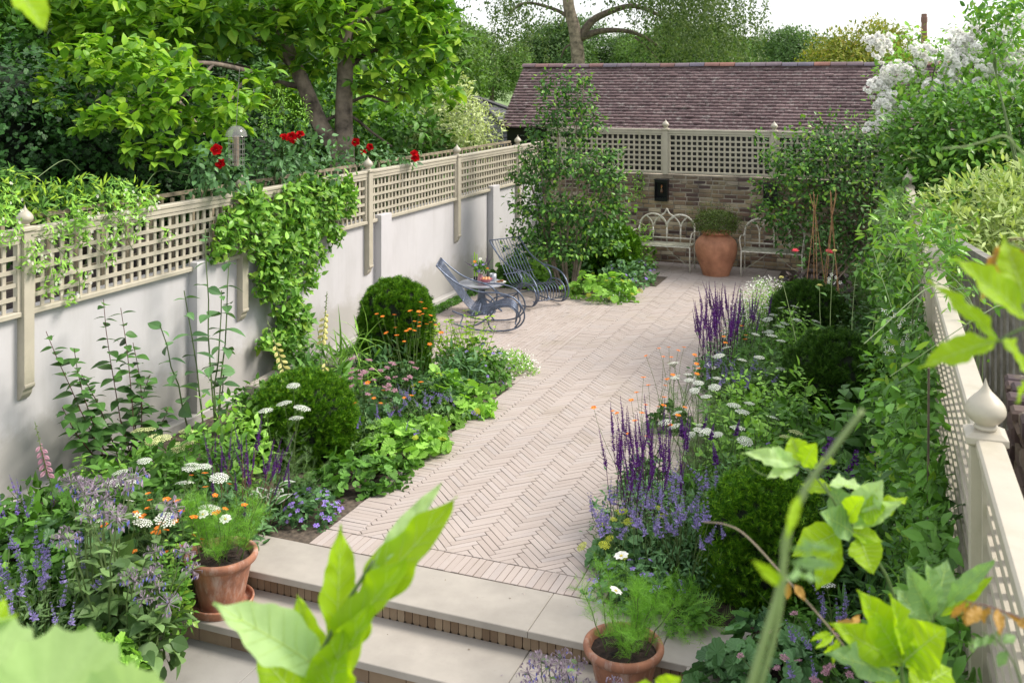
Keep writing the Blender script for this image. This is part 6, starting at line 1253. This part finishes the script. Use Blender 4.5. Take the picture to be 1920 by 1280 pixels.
shoot('lime_shoot', 'brightest lime leaf cluster low in the right foreground', 'shoot', [[(1700, 1330), (1692, 1270), (1690, 1240), .0035]],
      [(1690, 1240, 1614, 1108, 78, g), (1692, 1235, 1675, 1115, 62, g), (1690, 1245, 1560, 1168, 62, g), (1685, 1270, 1554, 1220, 66, q), (1695, 1240, 1772, 1175, 92, g), (1700, 1250, 1752, 1222, 70, g), (1710, 1300, 1785, 1250, 92, g), (1690, 1290, 1640, 1275, 60, g), (1692, 1240, 1640, 1150, 60, g)], 1.5)
shoot('grey_green_shoot', 'cluster of crinkled grey-green leaves beside the right fence post in the foreground', 'shoot', [[(1730, 1230), (1745, 1175), (1760, 1130), .0025]],
      [(1745, 1165, 1702, 1062, 52, q), (1748, 1160, 1740, 1052, 58, q), (1752, 1158, 1776, 1046, 56, q), (1770, 1140, 1865, 1046, 34, q), (1765, 1155, 1862, 1078, 30, g), (1735, 1170, 1680, 1102, 50, q), (1720, 1190, 1685, 1150, 36, q)], 1.65)
shoot('right_edge_shoot', 'large pointed lime leaves crossing the rail from the right edge', 'shoot', [[(2000, 600), (1920, 615), (1868, 642), .0022], [(1990, 480), (1930, 470), (1890, 455), .002]],
      [(1868, 640, 1722, 686, 58, g, 0, .45), (1872, 640, 1748, 524, 40, g, 0, .45), (1925, 600, 1795, 482, 74, g, 0, .5), (1876, 636, 1935, 705, 60, g), (1925, 575, 1882, 440, 62, g), (1930, 720, 1905, 755, 40, g)], 1.05)
shoot('bronze_shoot', 'hanging bunch of buff and bronze young leaves at the right edge above the lime leaves', 'shoot', [[(1960, 460), (1910, 448), (1888, 452), .0015]],
      [(1890, 455, 1842, 512, 20, 'bronze'), (1888, 455, 1866, 538, 22, 'bronze'), (1892, 458, 1886, 545, 22, 'bronze'), (1898, 458, 1910, 560, 24, 'bronze'), (1870, 520, 1836, 565, 16, 'bronze'), (1905, 455, 1925, 520, 22, 'bronze')], 1.1, 'stem_red')
shoot('arching_twig', 'thin pale arching twig with tiny buds before the nearest right yew dome', 'shoot', [[(1660, 1320), (1600, 1235), (1550, 1170), (1470, 1080), (1400, 1005), (1360, 983), (1318, 978), .0016]],
      [(1560, 1185, 1518, 1200, 12, g), (1565, 1190, 1530, 1215, 12, g), (1572, 1196, 1545, 1228, 12, g), (1560, 1180, 1600, 1160, 16, 'bronze'), (1575, 1200, 1560, 1245, 14, g), (1590, 1180, 1615, 1150, 14, 'bronze'), (1480, 1090, 1475, 1125, 14, 'bronze'), (1490, 1095, 1510, 1125, 16, 'bronze')], 1.6, 'bark_pale')
shoot('bronze_spray', 'red-stemmed spray with orange-bronze hanging leaflets over the near rail', 'shoot', [[(1960, 1185), (1915, 1160), (1860, 1138), (1808, 1126), .0014]],
      [(1812, 1128, 1780, 1160, 14, 'bronze'), (1822, 1130, 1805, 1165, 14, 'bronze'), (1840, 1136, 1812, 1172, 24, 'bronze'), (1855, 1138, 1842, 1165, 20, 'bronze'), (1870, 1140, 1876, 1190, 20, 'bronze'), (1885, 1148, 1908, 1165, 24, 'bronze'), (1910, 1160, 1935, 1180, 24, 'bronze'), (1830, 1132, 1826, 1160, 12, 'bronze')], 1.3, 'stem_red')
shoot('pale_spray', 'small pale ladder-leaved spray below the bronze leaflets', 'shoot', [[(1920, 1300), (1900, 1240), (1870, 1200), (1840, 1185), .0014]],
      [(1850-i*9+30, 1188+i*3-8, 1846-i*9+26, 1210+i*2-4, 9, q) for i in range(7)]+[(1880, 1205, 1905, 1190, 20, q), (1890, 1220, 1870, 1250, 20, q)], 1.3)
shoot('top_left_leaf', 'lime leaf tip poking into the top left corner', 'shoot', [[(20, -90), (30, -40), (38, -20), .002]], [(15, -40, 88, 56, 70, g, 0, .5)], 1.0)
shoot('grey_twig', 'pale crooked twig reaching in from the right edge before the lime bush', 'shoot', [[(1960, 330), (1912, 282), (1885, 256), (1850, 264), (1810, 275), (1765, 279), .0022]], [(1912, 285, 1930, 330, 10, q)], 1.6, 'stem_pale')
shoot('low_lime_tip', 'lime leaf tip peeping in at the bottom edge below the right pot', 'shoot', [[(1250, 1380), (1245, 1320), (1240, 1295), .002]], [(1230, 1310, 1275, 1268, 46, g), (1225, 1310, 1190, 1280, 40, g)], 1.3)
# ------------------------------------------------------------------ posy on the table, blooms in the pots
M['vase'] = solid('vase_glass', (.55, .28, .34), .15, var=.1)
po = thing('flower_posy', 'posy of orange, violet and green flowers in a small pink vase on the round table', 'flowers', (-5.63, 13.0, .42))
m = MB(); m.lathe([(0, 0), (.035, 0), (.045, .03), (.04, .08), (.03, .11), (.036, .12), (.03, .12), (0, .05)], 16); m.build('vase', M['vase'], po, smooth=True)
m = MB(); mound(m, T['ov'], 150, (0, 0, .2), (.11, .11, .09), .05, inner=.1, low=-.5, up=.5); mound(m, T['fine'], 30, (0, 0, .2), (.16, .16, .13), .09, inner=.1, low=-.2, up=.5)
for i in range(8): m.tube([(0, 0, .05), (.1*math.cos(i), .1*math.sin(i), .24)], .002, 3)
m.build('foliage', M['mid'], po)
for me, p, s in (('geum_flower', (-.06, -.06, .30), .05), ('geranium_flower', (.02, -.11, .19), .06), ('geum_flower', (.1, .02, .2), .04), ('geranium_flower', (-.03, -.09, .26), .05), ('cosmos_flower', (-.01, .02, .33), .05), ('geranium_flower', (.07, -.06, .27), .045)): inst('flower', FM[me], po, p, (.2, -.6, .8), s)
for p, d in (((.07, 0, .25), (.35, -.1, 1)), ((.1, 0, .22), (.5, -.1, 1)), ((-.08, 0, .2), (-.9, -.2, .5))): inst('flower_spike', FM['salvia_spike'], po, p, d, .19)
for pot, pts in ((pot1, ((.11, -.10, .62), (-.10, -.06, .60))), (pot2, ((-.05, .02, .58),))):
    for p in pts:
        c = Matrix.Rotation(-pot.rotation_euler[2], 3, 'Z') @ Vector(p); m = MB(); m.tube([(c.x*.5, c.y*.5, .3), tuple(c)], .0018, 4); m.build('flower_stem', M['stem'], pot)
        inst('flower', FM['cosmos_flower'], pot, tuple(c), unit(V((c.x*.2, c.y*.2-.3, .7))), .075)

m = MB(); n = 260; P = np.vstack([np.c_[rng.uniform(-4.4, -1.2, n//12), rng.uniform(5.2, 6.0, n//12), np.zeros(n//12)], np.c_[rng.choice([-3.85, -2.1], n-n//12)+rng.normal(size=n-n//12)*.16, rng.uniform(6.2, 14, n-n//12), np.zeros(n-n//12)]])
P[:, 2] = np.where(P[:, 1] < 5.57, -.131, .004); scatter(m, T['dia'], P, rand_dir(n)*V((1, 1, .1)), np.tile((0, 0, 1.), (n, 1))+rng.normal(size=(n, 3))*.2, size(n, .011, .6))
tag(m.build('fallen_petals', isl_mat('fallen_bits', [(0, (.12, .08, .05)), (.4, (.25, .18, .08)), (.7, (.30, .22, .40)), (1, (.6, .5, .4))], bs=0)), 'scattered dry petals and leaf bits on the brick path and stone steps', 'petals', kind='stuff')
# ------------------------------------------------------------------ camera, light
cam = bpy.data.cameras.new('camera'); co = bpy.data.objects.new('camera', cam); COL.objects.link(co); scene.camera = co
co.location = (0, 0, EYE); co.rotation_euler = (R(90), 0, YAW); cam.lens = 35; cam.sensor_width = 36; cam.shift_y = -490/1920; cam.clip_start = .05; cam.clip_end = 2000
cam.dof.use_dof = True; cam.dof.focus_distance = 8.5; cam.dof.aperture_fstop = 6
EL, AZ = R(46), R(62)
sd = Vector((math.sin(AZ)*math.cos(EL), math.cos(AZ)*math.cos(EL), math.sin(EL)))
sl = bpy.data.lights.new('sun', 'SUN'); so = bpy.data.objects.new('sun', sl); COL.objects.link(so); so.rotation_euler = sd.to_track_quat('Z', 'Y').to_euler()
sl.energy = 2.6; sl.angle = R(20); sl.color = (1, .93, .83)
w = bpy.data.worlds.new('World'); scene.world = w; w.use_nodes = True; nt = w.node_tree; bg = nt.nodes['Background']
sky = nt.nodes.new('ShaderNodeTexSky'); sky.sky_type = 'NISHITA'; sky.sun_disc = False; sky.sun_elevation = EL; sky.sun_rotation = AZ; sky.dust_density = 1.5; sky.air_density = 1; sky.ozone_density = 1; sky.altitude = 0
cl = nt.nodes.new('ShaderNodeMix'); cl.data_type = 'RGBA'; cl.inputs[0].default_value = .78; cl.inputs[7].default_value = (4.95, 4.95, 5.0, 1)   # high thin cloud over the whole sky
nt.links.new(sky.outputs[0], cl.inputs[6]); nt.links.new(cl.outputs[2], bg.inputs['Color']); bg.inputs['Strength'].default_value = .15
scene.view_settings.view_transform = 'Standard'; scene.view_settings.look = 'None'; scene.view_settings.exposure = .82; scene.view_settings.gamma = 1
scene.cycles.max_bounces = 6; scene.cycles.transparent_max_bounces = 6; scene.cycles.diffuse_bounces = 2; scene.cycles.use_denoising = True
